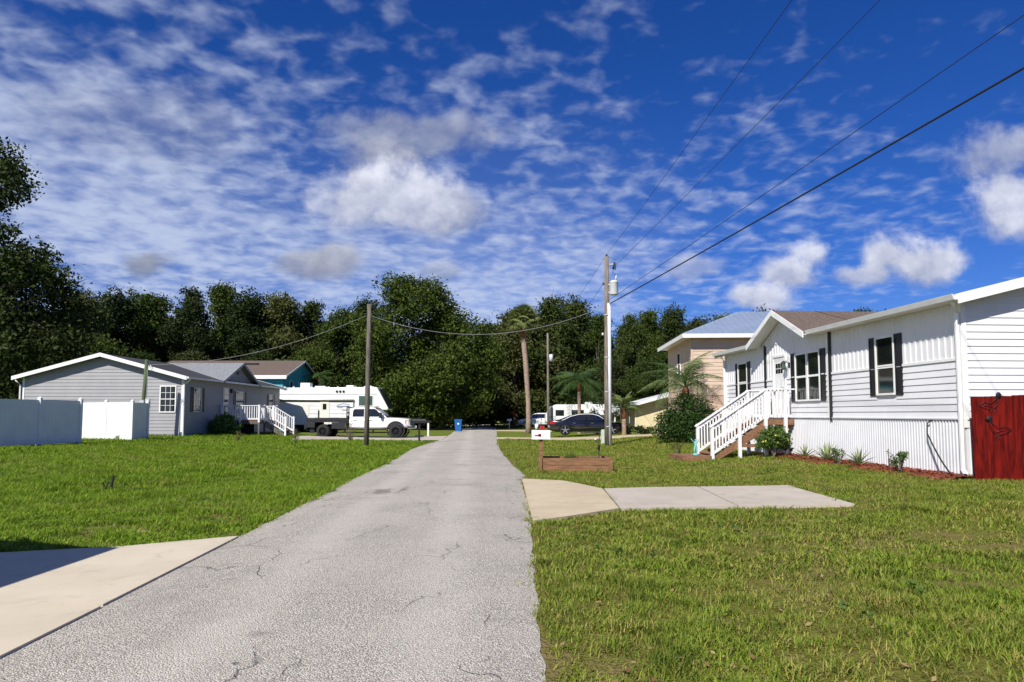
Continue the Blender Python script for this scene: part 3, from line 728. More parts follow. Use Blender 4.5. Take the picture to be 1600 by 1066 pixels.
# ================================================================== grey manufactured home (left)
lx, ly, lg = -18.3, 38.0, .28
gh_ = thing('mobile_home', 'grey lap sided manufactured home with burgundy shutters and white rake boards', 'house', (lx, ly, 0), R(90))
# local x away from the street mouth, y into the house; front wall faces -y
LL, LW, LE, LP = 15.8, 8.9, 3.62, .27
nF, nG = Vector((0,-1,0)), Vector((-1,0,0))
MB().prism([(0,lg-.2),(LW,lg-.2),(LW,LE),(LW/2,LE+LP*LW/2-.04),(0,LE)], (0,0,0), Yv, Z3, (LL,0,0)).build('wall', GREYS, gh_)
lw1 = (.42, 1.22, 1.72, 3.10)        # gable window along +y
fw = [(1.25,2.15,1.75,3.05), (7.25,8.55,1.95,3.05), (13.4,14.2,1.95,3.0)]
ldoor = (5.2,6.05,1.25,3.25)
def limL(z):
    if z <= LE: return (.05, LW-.05)
    k = (z-LE)/LP; return (.05+k, LW-.05-k)
lap_wall(gh_, (-.002,0,0), Yv, nG, limL, lg, LE+LP*LW/2-.08, .19, GREYS, [(lw1[0]-.05,lw1[1]+.05,lw1[2]-.05,lw1[3]+.05)], .026)
lap_wall(gh_, (0,-.002,0), X, nF, lambda z: (.05, LL-.05), lg, LE, .19, GREYS, [(a-.05,b+.05,c-.05,e+.05) for a,b,c,e in fw]+[(ldoor[0]-.1,ldoor[1]+.1,ldoor[2],ldoor[3])], .026)
window(gh_, (0,0,0), Yv, nG, *lw1, cols=3, rows=(2,2), ft=.06)
for f_ in fw: window(gh_, (0,0,0), X, nF, *f_, cols=4 if f_[1]-f_[0] > 1 else 3, rows=(2,2), shutters=BURG, sw=.36)
dp = MB().box(ldoor[0],ldoor[1],-.05,-.004,ldoor[2],ldoor[3]).build('door', TRIMW, gh_)
MB().box(ldoor[0]+.12,ldoor[1]-.12,-.06,-.051,2.35,3.1).build('pane', GLASS, dp); MB().box(ldoor[0]+.12,ldoor[1]-.12,-.06,-.051,1.45,2.2).build('pane', GLASS, dp)
MB().box(ldoor[1]+.25,ldoor[1]+.4,-.16,-.03,2.95,3.2).build('wall_lamp', BLACKP, gh_)
for (p, q, r_, s_) in ((-.035,.08,-.035,.08), (-.035,.08,LW-.08,LW+.035)): MB().box(p,q,r_,s_,lg-.1,LE).build('corner_trim', TRIMW, gh_)
OV2, RK2 = .38, .42
for s_ in (0, 1):
    y0, y1 = (-OV2, LW/2) if s_ == 0 else (LW+OV2, LW/2); za = LE+.12-LP*OV2; zb = LE+.12+LP*LW/2
    roof_sheet([(-RK2,y0,za),(LL+RK2,y0,za),(LL+RK2,y1,zb),(-RK2,y1,zb)],.05).build('roof', DSHING, gh_)
    for xx in (-RK2-.03, LL+RK2):
        MB().add([(xx,y0,za-.19),(xx,y1,zb-.19),(xx,y1,zb+.02),(xx,y0,za+.02),(xx+.03,y0,za-.19),(xx+.03,y1,zb-.19),(xx+.03,y1,zb+.02),(xx+.03,y0,za+.02)],
                 [(0,1,2,3),(7,6,5,4),(0,4,5,1),(1,5,6,2),(2,6,7,3),(3,7,4,0)]).build('rake_board', TRIMW, gh_)
zg2 = LE+.12-LP*OV2
MB().box(-RK2,LL+RK2,-OV2,0,LE-.05,LE-.03).box(-RK2,LL+RK2,LW,LW+OV2,LE-.05,LE-.03).build('soffit', GREYS, gh_)
MB().box(-RK2,LL+RK2,-OV2-.10,-OV2-.005,zg2-.11,zg2+.0).build('gutter', TRIMW, gh_)
# street gable
gc2, gw2, gb = 7.35, 3.1, -.45
z0_, z1_ = LE+.02, LE+.02+.43*gw2
MB().add([(gc2-gw2+.15,-.03,LE-.05),(gc2+gw2-.15,-.03,LE-.05),(gc2,-.03,z1_-.08),(gc2-gw2+.15,.3,LE-.05),(gc2+gw2-.15,.3,LE-.05),(gc2,.3,z1_-.08)],
         [(0,1,2),(5,4,3),(0,3,4,1),(1,4,5,2),(2,5,3,0)]).build('gable_wall', GREYS, gh_)
lap_wall(gh_, (gc2-gw2+.15,-.032,0), X, nF, lambda z: ((z-LE+.05)/.43, 2*gw2-.3-(z-LE+.05)/.43), LE-.05, z1_-.15, .19, GREYS, (), .026)
for s_ in (-1, 1):
    roof_sheet([(gc2+s_*gw2,gb,z0_),(gc2,gb,z1_),(gc2,4.6,z1_),(gc2+s_*gw2,.9,z0_)],.05).build('gable_roof', GSHING, gh_)
    MB().add([(gc2+s_*gw2,gb,z0_-.16),(gc2,gb,z1_-.16),(gc2,gb,z1_+.012),(gc2+s_*gw2,gb,z0_+.012),(gc2+s_*gw2,gb-.03,z0_-.16),(gc2,gb-.03,z1_-.16),(gc2,gb-.03,z1_+.012),(gc2+s_*gw2,gb-.03,z0_+.012)],
             [(0,1,2,3),(7,6,5,4),(0,4,5,1),(1,5,6,2),(2,6,7,3),(3,7,4,0)]).build('rake_board', mat('grey_trim', (.42,.42,.43), .55), gh_)
MB().lathe([(0,-.07),(.17,-.07),(.2,-.05),(.2,-.03)], (gc2,0,z1_-.62), 'y', 16).build('gable_vent', BURG, gh_)
# downspouts
for (y, k) in ((-.1,-1), (LW+.1,1)):
    MB().tube([(-.10,y+k*.30,LE-.08),(-.10,y+k*.28,LE-.18),(-.10,y,LE-.42),(-.10,y,lg+.1),(-.28,y,lg+.02)],.045,6).build('downspout', TRIMW, gh_)
MB().box(-.12,-.03,2.05,2.35,1.95,2.35).build('meter_box', GALV, gh_)

# deck of the grey home
dk = thing('entry_deck', 'white railed raised deck with stair on the grey home', 'deck', (lx, ly, 0), R(90))
dx0, dx1, dyo = 4.9, 8.1, -2.45; dz_ = 1.18
for k in range(16): 
    y = -.05+(dyo+.05)*k/16; MB().box(dx0,dx1,y+(dyo)/16+.012,y,dz_-.04,dz_).build('deck_board', WOODB, dk)
MB().box(dx0,dx0+.04,dyo,-.04,dz_-.22,dz_-.041).box(dx1-.04,dx1,dyo,-.04,dz_-.22,dz_-.041).box(dx0+.04,dx1-.04,dyo,dyo+.04,dz_-.22,dz_-.041).build('deck_frame', POLED, dk)
MB().box(dx0+.5,dx1-.05,-.42,-.36,.1,dz_-.23).box(dx0+.5,dx0+.56,dyo+.5,-.43,.1,dz_-.23).build('under_deck_shade_sheet', DARK, dk)  # dark sheets put in as the deep shade beneath the deck
def rail(p, q, n_, zf=0, zt=0, h=.95):
    p = Vector(p); q = Vector(q)
    MB().bar(p+Z3*(h-.02), q+Z3*(h-.02), .12, .045).build('handrail', WHITE, dk); MB().bar(p+Z3*.10, q+Z3*.10, .04, .09).build('bottom_rail', WHITE, dk)
    for k in range(1, n_): c = p.lerp(q, k/n_); MB().box(c.x-.022,c.x+.022,c.y-.022,c.y+.022,c.z+.08,c.z+h-.03).build('baluster', WHITE, dk)
def dpost(x, y, z1):
    MB().box(x-.055,x+.055,y-.055,y+.055,dz_-.12,z1).build('post', WHITE, dk); MB().box(x-.05,x+.05,y-.05,y+.05,.1,dz_-.121).build('support', POLED, dk)
rail((dx0,-.06,dz_), (dx0,dyo,dz_), 16); rail((dx1,-.06,dz_), (dx1,dyo,dz_), 16); rail((dx0,dyo,dz_), (dx0+.95,dyo,dz_), 7); rail((dx1-.6,dyo,dz_), (dx1,dyo,dz_), 4)
for (x, y) in ((dx0,-.1),(dx0,-1.25),(dx0,dyo),(dx0+.95,dyo),(dx1-.6,dyo),(dx1,dyo),(dx1,-1.25)): dpost(x, y, dz_+.98)
sy = dyo-1.35
for x in (dx0+.95, dx1-.6):
    rail((x,dyo,dz_), (x,sy,.36), 9); MB().box(x-.055,x+.055,sy-.055,sy+.055,.1,1.42).build('post', WHITE, dk)
    MB().prism([(dyo,dz_-.02),(sy,.30),(sy+.3,.16),(dyo,dz_-.35)], (x-.02,0,0), Yv, Z3, (.04,0,0)).build('stringer', POLED, dk)
for k in range(1, 6): MB().box(dx0+.98,dx1-.63,dyo-k*.26,dyo-k*.26+.28,dz_-k*.17-.04,dz_-k*.17).build('tread', WOODB, dk)

# green service mast with meter in front of the grey gable
mp_ = at(226, 600, 36.3)
ms = thing('service_mast', 'green treated service post with conduit beside the grey gable', 'post', (mp_.x, 36.3, H(mp_.x, 36.3)))
MB().tube([(0,0,-.2),(-.03,0,2.0),(.07,0,4.15)],[.10,.095,.085],10).build('post', GPOLE, ms, True)
MB().tube([(.15,-.04,.9),(.15,-.04,3.5),(.19,-.04,3.75),(.30,-.04,3.82),(.40,-.04,3.72)],.022,6).build('conduit', GALV, ms, True)
MB().box(.12,.34,-.12,-.0,1.55,2.05).build('meter_box', GALV, ms); MB().box(-.12,.08,-.20,-.095,1.50,1.98).build('breaker_box', GALV, ms)
MB().tube([(.40,-.04,3.72),(.46,-.04,3.55),(.42,-.04,3.45),(.36,-.04,3.6),(.12,-.02,4.0)],.012,5).build('drip_loop', WIREB, ms, True)

# ---- white privacy fences
def fence(label, pts, name='privacy_fence'):
    p0 = pts[0]; t = thing(name, label, 'fence', (p0[0], p0[1], H(*p0)))
    for i, p in enumerate(pts):
        z = H(*p)-H(*p0); x, y = p[0]-p0[0], p[1]-p0[1]
        po = MB().box(x-.065,x+.065,y-.065,y+.065,z-.1,z+1.86).build('post', WHITE, t)
        MB().add([(x-.08,y-.08,z+1.86),(x+.08,y-.08,z+1.86),(x+.08,y+.08,z+1.86),(x-.08,y+.08,z+1.86),(x,y,z+1.93)], [(0,1,2,3),(0,1,4),(1,2,4),(2,3,4),(3,0,4)]).build('post_cap', WHITE, po)
    for p, q in zip(pts, pts[1:]):
        a = Vector((p[0]-p0[0],p[1]-p0[1],H(*p)-H(*p0))); b = Vector((q[0]-p0[0],q[1]-p0[1],H(*q)-H(*p0))); d = (b-a).normalized()
        a += d*.066; b -= d*.066
        MB().bar(a+Z3*1.72, b+Z3*1.72, .05, .15).build('rail', WHITE, t); MB().bar(a+Z3*.14, b+Z3*.14, .05, .16).build('rail', WHITE, t)
        n_ = 11
        for k in range(n_):
            c, e = a.lerp(b, k/n_), a.lerp(b, (k+1)/n_); MB().bar(c+Z3*.92+d*.002, e+Z3*.92-d*.002, .028, 1.45).build('board', WHITE, t)
fence('white vinyl privacy fence along the left lawn, shaded on its road side', [(-19.65,22.1),(-18.82,24.9),(-18.4,26.65),(-17.95,28.45)])
fence('white vinyl privacy fence with a sunlit panel and a corner, before the grey home', [(-20.95,33.2),(-19.25,32.45),(-17.6,31.7),(-17.85,33.5)])

# ---- teal house behind
th = thing('teal_house', 'raised teal house with brown shingle roof behind the grey home', 'house', (-20.1, 60, 0), 0)
tw, td, te = 12.0, 10.0, 5.0
MB().prism([(0,0),(td,0),(td,te),(td/2,te+1.55),(0,te)], (0,0,0), Yv, Z3, (-tw,0,0)).build('wall', TEAL, th)
for s_ in (0,1):
    y0, y1 = (-.45, td/2) if s_ == 0 else (td+.45, td/2)
    roof_sheet([(.4,y0,te-.03),(-tw-.4,y0,te-.03),(-tw-.4,y1,te+1.68),(.4,y1,te+1.68)],.06).build('roof', SHING, th)
    MB().add([(.4,y0,te-.2),(.4,y1,te+1.5),(.4,y1,te+1.66),(.4,y0,te-.04),(.44,y0,te-.2),(.44,y1,te+1.5),(.44,y1,te+1.66),(.44,y0,te-.04)],[(0,1,2,3),(7,6,5,4),(0,4,5,1),(1,5,6,2),(2,6,7,3),(3,7,4,0)]).build('rake_board', TRIMW, th)
MB().box(-tw-.4,.4,-.48,-.455,te-.34,te-.02).build('fascia', TRIMW, th)
for k in range(14): MB().box(-tw+.05,-.05,-.03,-.002,te-2.9+k*.19,te-2.9+k*.19+.178).build('siding_plank', TEAL, th)
for x in (-2.6,-6.2): window(th, (0,0,0), X, nF, x-.8, x+.1, te-1.55, te-.4, fm=TRIMW, gm=GLASSG)
for y in (1.7,4.3): window(th, (0,0,0), Yv, X, y, y+.75, te-1.6, te-.45, fm=TRIMW)
for x in (-4.2,-9.4): MB().box(x-.65,x+.65,3.3,3.8,te+1.13,te+1.32).build('roof_vent', DARK, th)

# ================================================================== beige two-storey house
bh = thing('beige_house', 'two storey beige lap sided house with blue grey metal hip roof', 'house', (9.5, 36, 0), R(-3))
BWd, BD, BE = 11.5, 7.0, 5.75
MB().box(0,BWd,0,BD,-.1,BE).build('wall', BEIGE, bh)
MB().box(-.02,BWd+.02,-.02,BD+.02,-.1,2.55).build('ground_storey', STUCCO, bh)
MB().box(-.05,BWd+.05,-.05,BD+.05,2.55,2.70).build('belt_trim', BEIGE, bh)
lap_wall(bh, (0,-.002,0), X, nF, lambda z: (.04,BWd-.04), 2.70, BE-.02, .2, BEIGE, (), .024)
lap_wall(bh, (-.002,0,0), Yv, nG, lambda z: (.04,BD-.04), 2.70, BE-.02, .2, BEIGE, [(2.9,3.9,3.75,5.15)], .024)
MB().box(-.04,.06,-.04,.06,2.7,BE).build('corner_trim', BEIGE, bh)
window(bh, (0,0,0), Yv, nG, 3.0, 3.8, 3.85, 5.05, fm=TRIMW)
ov = .55; ez = BE+.0; hr = 1.75; e0, e1, f0, f1 = -ov, BWd+ov, -ov, BD+ov; rl = (BD+2*ov)/2
for nm, P in (('front',[(e0,f0,ez),(e1,f0,ez),(e1-rl,f0+rl,ez+hr),(e0+rl,f0+rl,ez+hr)]), ('back',[(e0,f1,ez),(e1,f1,ez),(e1-rl,f0+rl,ez+hr),(e0+rl,f0+rl,ez+hr)]),
              ('l',[(e0,f0,ez),(e0,f1,ez),(e0+rl,f0+rl,ez+hr)]), ('r',[(e1,f0,ez),(e1,f1,ez),(e1-rl,f0+rl,ez+hr)])):
    roof_sheet(P,.05).build('roof', METALR, bh)
x = e0+.25
while x < e1-.2:
    reach = min(x-e0, e1-x, rl); MB().bar((x,f0+.01,ez+.018),(x,f0+reach,ez+.018+hr*reach/rl),.05,.05).build('roof_seam', METALR, bh); x += .36
y = f0+.25
while y < f1-.2:
    reach = min(y-f0, f1-y, rl); MB().bar((e0+.01,y,ez+.018),(e0+reach,y,ez+.018+hr*reach/rl),.05,.05).build('roof_seam', METALR, bh); y += .36
MB().box(e0-.02,e1,f0-.025,f0-.002,ez-.20,ez+.01).box(e0-.025,e0-.002,f0-.025,f1,ez-.20,ez+.01).build('fascia', TRIMW, bh)
MB().box(e0,e1,f0,f1,ez-.12,ez-.09).build('soffit', TRIMW, bh)
MB().tube([(4.75,.8,6.2),(4.75,.8,6.8)],.05,8).build('vent_pipe', WHITE, bh)

# ================================================================== yellow low house
yh = thing('yellow_house', 'low pale yellow house with white roof edge behind the dark bush', 'house', (9.0, 50, 0), R(-2))
YW, YD, YE = 9, 9, 2.25
MB().prism([(0,-.1),(YW,-.1),(YW,YE),(YW/2,YE+1.25),(0,YE)], (0,0,0), X, Z3, (0,YD,0)).build('wall', YELLOW, yh)
sl = 1.25/(YW/2)
for s_ in (0,1):
    xa_, xb_ = (-1.6,YW/2) if s_ == 0 else (YW+.5,YW/2); za = YE+.12-sl*(1.6 if s_ == 0 else .5); zb = YE+.12+1.25
    roof_sheet([(xa_,-.7,za),(xb_,-.7,zb),(xb_,YD+.5,zb),(xa_,YD+.5,za)],.05).build('roof', WROOF, yh)
    MB().add([(xa_,-.70,za-.18),(xb_,-.70,zb-.18),(xb_,-.70,zb+.02),(xa_,-.70,za+.02),(xa_,-.74,za-.18),(xb_,-.74,zb-.18),(xb_,-.74,zb+.02),(xa_,-.74,za+.02)],[(0,1,2,3),(7,6,5,4),(0,4,5,1),(1,5,6,2),(2,6,7,3),(3,7,4,0)]).build('rake_board', TRIMW, yh)
for y in (.3, 4.2, 8.2): MB().box(-1.5,-1.4,y,y+.1,-.1,1.9).build('porch_post', TRIMW, yh)
window(yh, (0,0,0), Yv, nG, 2.5, 3.5, .9, 1.9); MB().box(-.04,-.004,5,5.9,0,2.0).build('door', DARK, yh)
MB().box(-.02,.04,-.02,.04,0,YE).build('corner_trim', TRIMW, yh)

# house that stands behind the photographer's left shoulder: its eave throws the shade on the apron
nh = thing('neighbour_house', 'low white house beside the left concrete apron, out of the picture', 'house', (-6.35, 5.15, 0), 0)
MB().prism([(0,-.1),(-9,-.1),(-9,2.6),(-4.5,3.9),(0,2.6)], (0,0,0), X, Z3, (0,-14,0)).build('wall', SIDW, nh)
for s_ in (0,1):
    xa_, xb_ = (.45,-4.5) if s_ == 0 else (-9.45,-4.5)
    roof_sheet([(xa_,.4,2.62),(xb_,.4,4.05),(xb_,-14.4,4.05),(xa_,-14.4,2.62)],.08).build('roof', DSHING, nh)
window(nh, (0,0,0), X, Yv, -3.2, -2.2, 1.0, 2.1, shutters=SHUT); window(nh, (0,0,0), Yv, X, -4, -2.8, 1.0, 2.1, shutters=SHUT)

# ================================================================== poles and wires
def upole(label, px, base, Y, h, r0, r1, m, lean=0):
    p = at(px, base, Y); t = thing('utility_pole', label, 'pole', (p.x, Y, H(p.x, Y)))
    MB().tube([(0,0,-.3),(lean*.3,0,h*.3),(lean*.7,0,h*.65),(lean,0,h)], [r0, r0*.95+r1*.05, (r0+r1)/2, r1], 14).build('shaft', m, t, True)
    return t, Vector((p.x, Y, H(p.x, Y)))
pA, PA = upole('tall wooden utility pole with grey transformer and pale conduit', 949.5, 695, 33.6, 9.35, .155, .105, POLEW, .03)
MB().tube([(.10,-.06,-.1),(.10,-.055,3.5),(.11,-.05,7.0)], .105, 12).build('conduit', CONDU, pA, True)
for z in (.9, 2.6, 4.3, 6.4): MB().lathe([(.165,z),(.172,z),(.172,z+.04),(.165,z+.04)], (.03,0,0), n=14).build('strap', GALV, pA)
tr = MB().lathe([(0,7.42),(.19,7.42),(.205,7.46),(.205,8.02),(.22,8.04),(.22,8.08),(.14,8.14),(0,8.15)], (.38,-.05,0), n=18).build('transformer', TRANSF, pA, True)
MB().box(.10,.20,-.09,-.01,7.5,7.58).box(.10,.20,-.09,-.01,7.9,7.98).build('bracket', GALV, tr)
MB().tube([(.45,-.08,8.12),(.48,-.08,8.28),(.5,-.08,8.42)],[.03,.045,.02],8).build('bushing', GALV, tr, True)
MB().tube([(.10,0,8.95),(.40,0,8.98),(.56,-.02,9.02)],.022,6).build('cutout_arm', GALV, pA, True)
MB().tube([(.42,-.02,9.06),(.36,-.02,8.72)],[.045,.055],8).tube([(.50,-.02,9.05),(.45,-.02,8.68)],[.02,.02],6).build('cutout_fuse', WIREB, pA, True)
MB().tube([(.40,-.02,8.70),(.30,-.04,8.55),(.46,-.08,8.42)],.010,5).tube([(.02,0,9.36),(.25,0,9.32),(.52,0,9.18)],.008,5).build('jumper', WIREB, pA, True)
MB().lathe([(0,9.34),(.05,9.34),(.055,9.42),(.03,9.48),(0,9.48)], (.03,0,0), n=10).build('insulator', BLACKP, pA, True)
MB().lathe([(0,0),(.05,0),(.055,.08),(0,.1)], (-.13,0,7.95), n=8).build('insulator', BLACKP, pA, True)
MB().lathe([(0,0),(.06,0),(.05,.12),(0,.14)], (-.20,-.05,5.4), n=8).build('bracket_box', TRANSF, pA, True)
pB, PB = upole('bare weathered wooden pole beside the white pickup', 572.5, 694, 33.5, 7.0, .125, .10, POLED, .05)
pC, PC = upole('slim far wooden pole beside the white travel trailer', 857, 668, 70, 9.9, .14, .10, POLEW, -.05)
MB().lathe([(0,7.0),(.2,7.0),(.2,7.7),(0,7.75)], (.3,-.05,0), n=12).build('transformer', TRANSF, pC, True)
pD, PD = upole('distant pole in front of the dark wood', 813.5, 660, 92, 7.6, .12, .09, POLEW)
MB().lathe([(0,2.9),(.2,2.9),(.2,3.5),(0,3.55)], (.0,-.25,0), n=12).build('transformer', TRANSF, pD, True)
pE = thing('utility_pole', 'wooden pole behind the camera that carries the overhead lines', 'pole', (6.1, -14, 0))
MB().tube([(0,0,-.3),(0,0,9.9)], [.155,.11], 12).build('shaft', POLEW, pE, True)
pF = thing('utility_pole', 'wooden pole behind the camera that carries the service drops', 'pole', (16.3, -9, .1))
MB().tube([(0,0,-.3),(0,0,11.6)], [.145,.10], 12).build('shaft', POLEW, pF, True)
def wire(name, label, a, b, sag, r, m, n=28):
    a = Vector(a); b = Vector(b); pts = []
    for k in range(n+1): t = k/n; p = a.lerp(b, t); p.z -= sag*4*t*(1-t); pts.append(p)
    return tag(MB().tube(pts, r, 5, False).build(name, m, None, True), label, 'cable')
def to_row(a, px, py, h, ext):
    """end of a straight run from a over the image point (px, py) at height h, carried on past it to Y = ext"""
    d = ray(px, py); s = (h-EYE)/d.z; q = Vector((d.x*s, d.y*s, h)); f = (a.y-ext)/(a.y-q.y)
    return a+(q-a)*f
top = PA+Vector((.03,0,9.45)); b1 = Vector((6.1,-14,9.9))
wire('power_line', 'thin primary line from the top of the transformer pole', top, b1, .25, .007, WIREB)
a2 = PA+Vector((.56,0,9.0)); e2 = to_row(a2, 1365, 0, 9.0, -14)
wire('power_line', 'thin second line from the fuse of the transformer pole', a2, e2, .12, .007, WIREB)
a3 = PA+Vector((.1,0,6.95)); e3 = to_row(a3, 1600, 95, 8.7, -9)
wire('service_cable', 'thick black twisted cable sloping over the white home', a3, e3, .15, .026, WIREB)
a4 = PA+Vector((.1,0,7.15)); e4 = to_row(a4, 1600, 16, 9.6, -9)
wire('power_line', 'thin wire running above the thick black cable', a4, e4, .1, .010, WIREB)
wire('service_cable', 'pale sagging cable between the two near poles', PA+Vector((-.13,0,6.85)), PB+Vector((.13,0,6.42)), 1.15, .013, WIREG)
wire('service_cable', 'pale cable from the bare pole to the grey home', PB+Vector((-.1,0,6.42)), Vector((mp_.x+.1,36.3,4.2)), .62, .012, WIREG)
wire('power_line', 'faint line from the transformer pole top to the far pole', top, PC+Vector((0,0,9.9)), .35, .009, WIREB)
wire('power_line', 'faint lower line from the transformer pole to the far pole', PA+Vector((-.14,0,8.0)), PC+Vector((0,0,8.4)), .5, .009, WIREB)
wire('service_cable', 'thin cable from the far pole towards the beige house', PC+Vector((.1,0,6.6)), Vector((9.45,41,3.9)), .4, .010, WIREB)

# ================================================================== vehicles
def loft(secs, closed_ends=True):
    """secs: list of (x, [(y, z) half outline from bottom centre to top centre])"""
    V = []; Fc = []; m = len(secs[0][1])
    for (x, half) in secs:
        ring = [(x, y, z) for (y, z) in half]+[(x, -y, z) for (y, z) in half[-2:0:-1]]
        V += ring
    n = 2*m-2
    for i in range(len(secs)-1):
        for k in range(n): Fc.append((i*n+k, i*n+(k+1)%n, (i+1)*n+(k+1)%n, (i+1)*n+k))
    if closed_ends: Fc += [tuple(range(n))[::-1], tuple(range((len(secs)-1)*n, len(secs)*n))]
    return MB().add(V, Fc)
def lower(st_):
    out = []
    for (x, zb, zt, w_) in st_:
        hm = (zb+zt)/2
        out.append((x, [(0,zb),(w_*.84,zb),(w_*.95,zb+.08),(w_*.995,hm-.05),(w_,hm+.10),(w_*.975,zt-.13),(w_*.91,zt-.035),(w_*.6,zt),(0,zt+.015)]))
    return loft(out)
def green(st_, z0, wb, k):
    out = []
    for (x, zt) in st_:
        zs = max(z0+.005, zt-.10); ys = wb-(zs-z0)*k
        out.append((x, [(0,z0-.02),(wb*.9,z0-.02),(wb,z0),((wb+ys)/2,(z0+zs)/2),(ys,zs),(ys-.07,max(zs,zt-.035)),(ys*.6,max(zs,zt-.005)),(0,zt)]))
    return loft(out)
def panel(poly, z0, wb, k, side, off=.008):
    V = [(x, side*(wb-(z-z0)*k+off), z) for (x, z) in poly]; b = MB(); n = len(poly)
    V2 = [(x, side*(wb-(z-z0)*k-.02), z) for (x, z) in poly]
    return b.add(V+V2, [tuple(range(n)), tuple(range(n,2*n))[::-1]]+[(i,(i+1)%n,n+(i+1)%n,n+i) for i in range(n)])
def carve(o, cyls):
    """cut wheel wells"""
    cs = []
    for (x, y0, y1, z, r) in cyls:
        b = MB().lathe([(0,y0),(r,y0),(r,y1),(0,y1)], (x,0,z), 'y', 28).build('cutter', None, None)
        bm = bmesh.new(); bm.from_mesh(b.data); bmesh.ops.remove_doubles(bm, verts=bm.verts, dist=1e-4); bmesh.ops.recalc_face_normals(bm, faces=bm.faces); bm.to_mesh(b.data); bm.free()
        md = o.modifiers.new('cut', 'BOOLEAN'); md.object = b; md.solver = 'EXACT'; cs.append(b)
    bpy.context.view_layer.update()
    par = o.parent; o.parent = None
    me = bpy.data.meshes.new_from_object(o.evaluated_get(bpy.context.evaluated_depsgraph_get()))
    o.modifiers.clear(); o.data = me; o.parent = par
    for b in cs: bpy.data.objects.remove(b)
def wheel(parent, x, y, r, wd, side, rim_m, spokes=5, rr=.64):
    t = MB().lathe([(r*rr,-wd/2),(r*.93,-wd/2),(r,-wd*.36),(r,wd*.36),(r*.93,wd/2),(r*rr,wd/2)], (x,y,r), 'y', 28).build('wheel', RUB, parent, True)
    b = MB().lathe([(0,.0),(r*rr*.3,.0)], (x,y+side*wd*.30,r), 'y', 12)
    b.lathe([(r*rr,-wd*.2),(r*rr*1.0,wd*.46*1),(r*rr*.88,wd*.46),(r*rr*.86,-wd*.2)], (x,y,r), 'y', 28)
    for k in range(spokes):
        a = 2*math.pi*k/spokes+.3; c, s = math.cos(a), math.sin(a)
        b.bar((x,y+side*wd*.38,r),(x+c*r*rr*.92,y+side*wd*.40,r+s*r*rr*.92), .03 if spokes > 6 else .07, .025, (0,1,0))
    b.lathe([(0,-.01),(r*.16,-.01),(r*.16,.02),(0,.025)] if side > 0 else [(0,.01),(r*.16,.01),(r*.16,-.02),(0,-.025)], (x,y+side*wd*.42,r), 'y', 12)
    b.build('rim', rim_m, t)
    MB().lathe([(0,0),(r*rr,0),(r*rr,.02),(0,.02)], (x,y-side*wd*.05,r), 'y', 20).build('brake_disc', DRIM, t)
def smooth_by_angle(o, a=35):
    me = o.data
    me.polygons.foreach_set('use_smooth', [True]*len(me.polygons))
    bm = bmesh.new(); bm.from_mesh(me)
    for e in bm.edges:
        e.smooth = not (len(e.link_faces) == 2 and e.calc_face_angle(0) > R(a))
    bm.to_mesh(me); bm.free()

# black sedan, nose to the right
sd = thing('parked_car', 'black sedan with chrome window line parked on the tan drive', 'car', (5.20, 47.0, H(5.2,47)+.035), R(-4)); sd.scale = (1.09, 1, 1.02)
W = .925
body = lower([(-2.42,.46,.92,.70),(-2.36,.34,.99,.80),(-2.1,.24,1.02,.89),(-1.3,.20,1.0,.925),(-.2,.19,.97,.925),(.7,.19,.95,.925),(1.2,.20,.93,.92),(1.9,.22,.86,.90),(2.3,.26,.76,.83),(2.46,.32,.66,.70),(2.5,.40,.58,.58)]).build('body', CARBLK, sd)
WR = .345
carve(body, [(x, s*.55 if s > 0 else -1.1, 1.1 if s > 0 else -.55, WR, WR+.045) for x in (-1.42,1.46) for s in (-1,1)]); smooth_by_angle(body)
smooth_by_angle(green([(-2.0,.97),(-1.7,1.08),(-1.15,1.30),(-.6,1.43),(-.1,1.47),(.3,1.45),(.7,1.36),(1.05,1.19),(1.40,.97)], .95, .80, .30).build('roof', CARBLK, sd), 50)
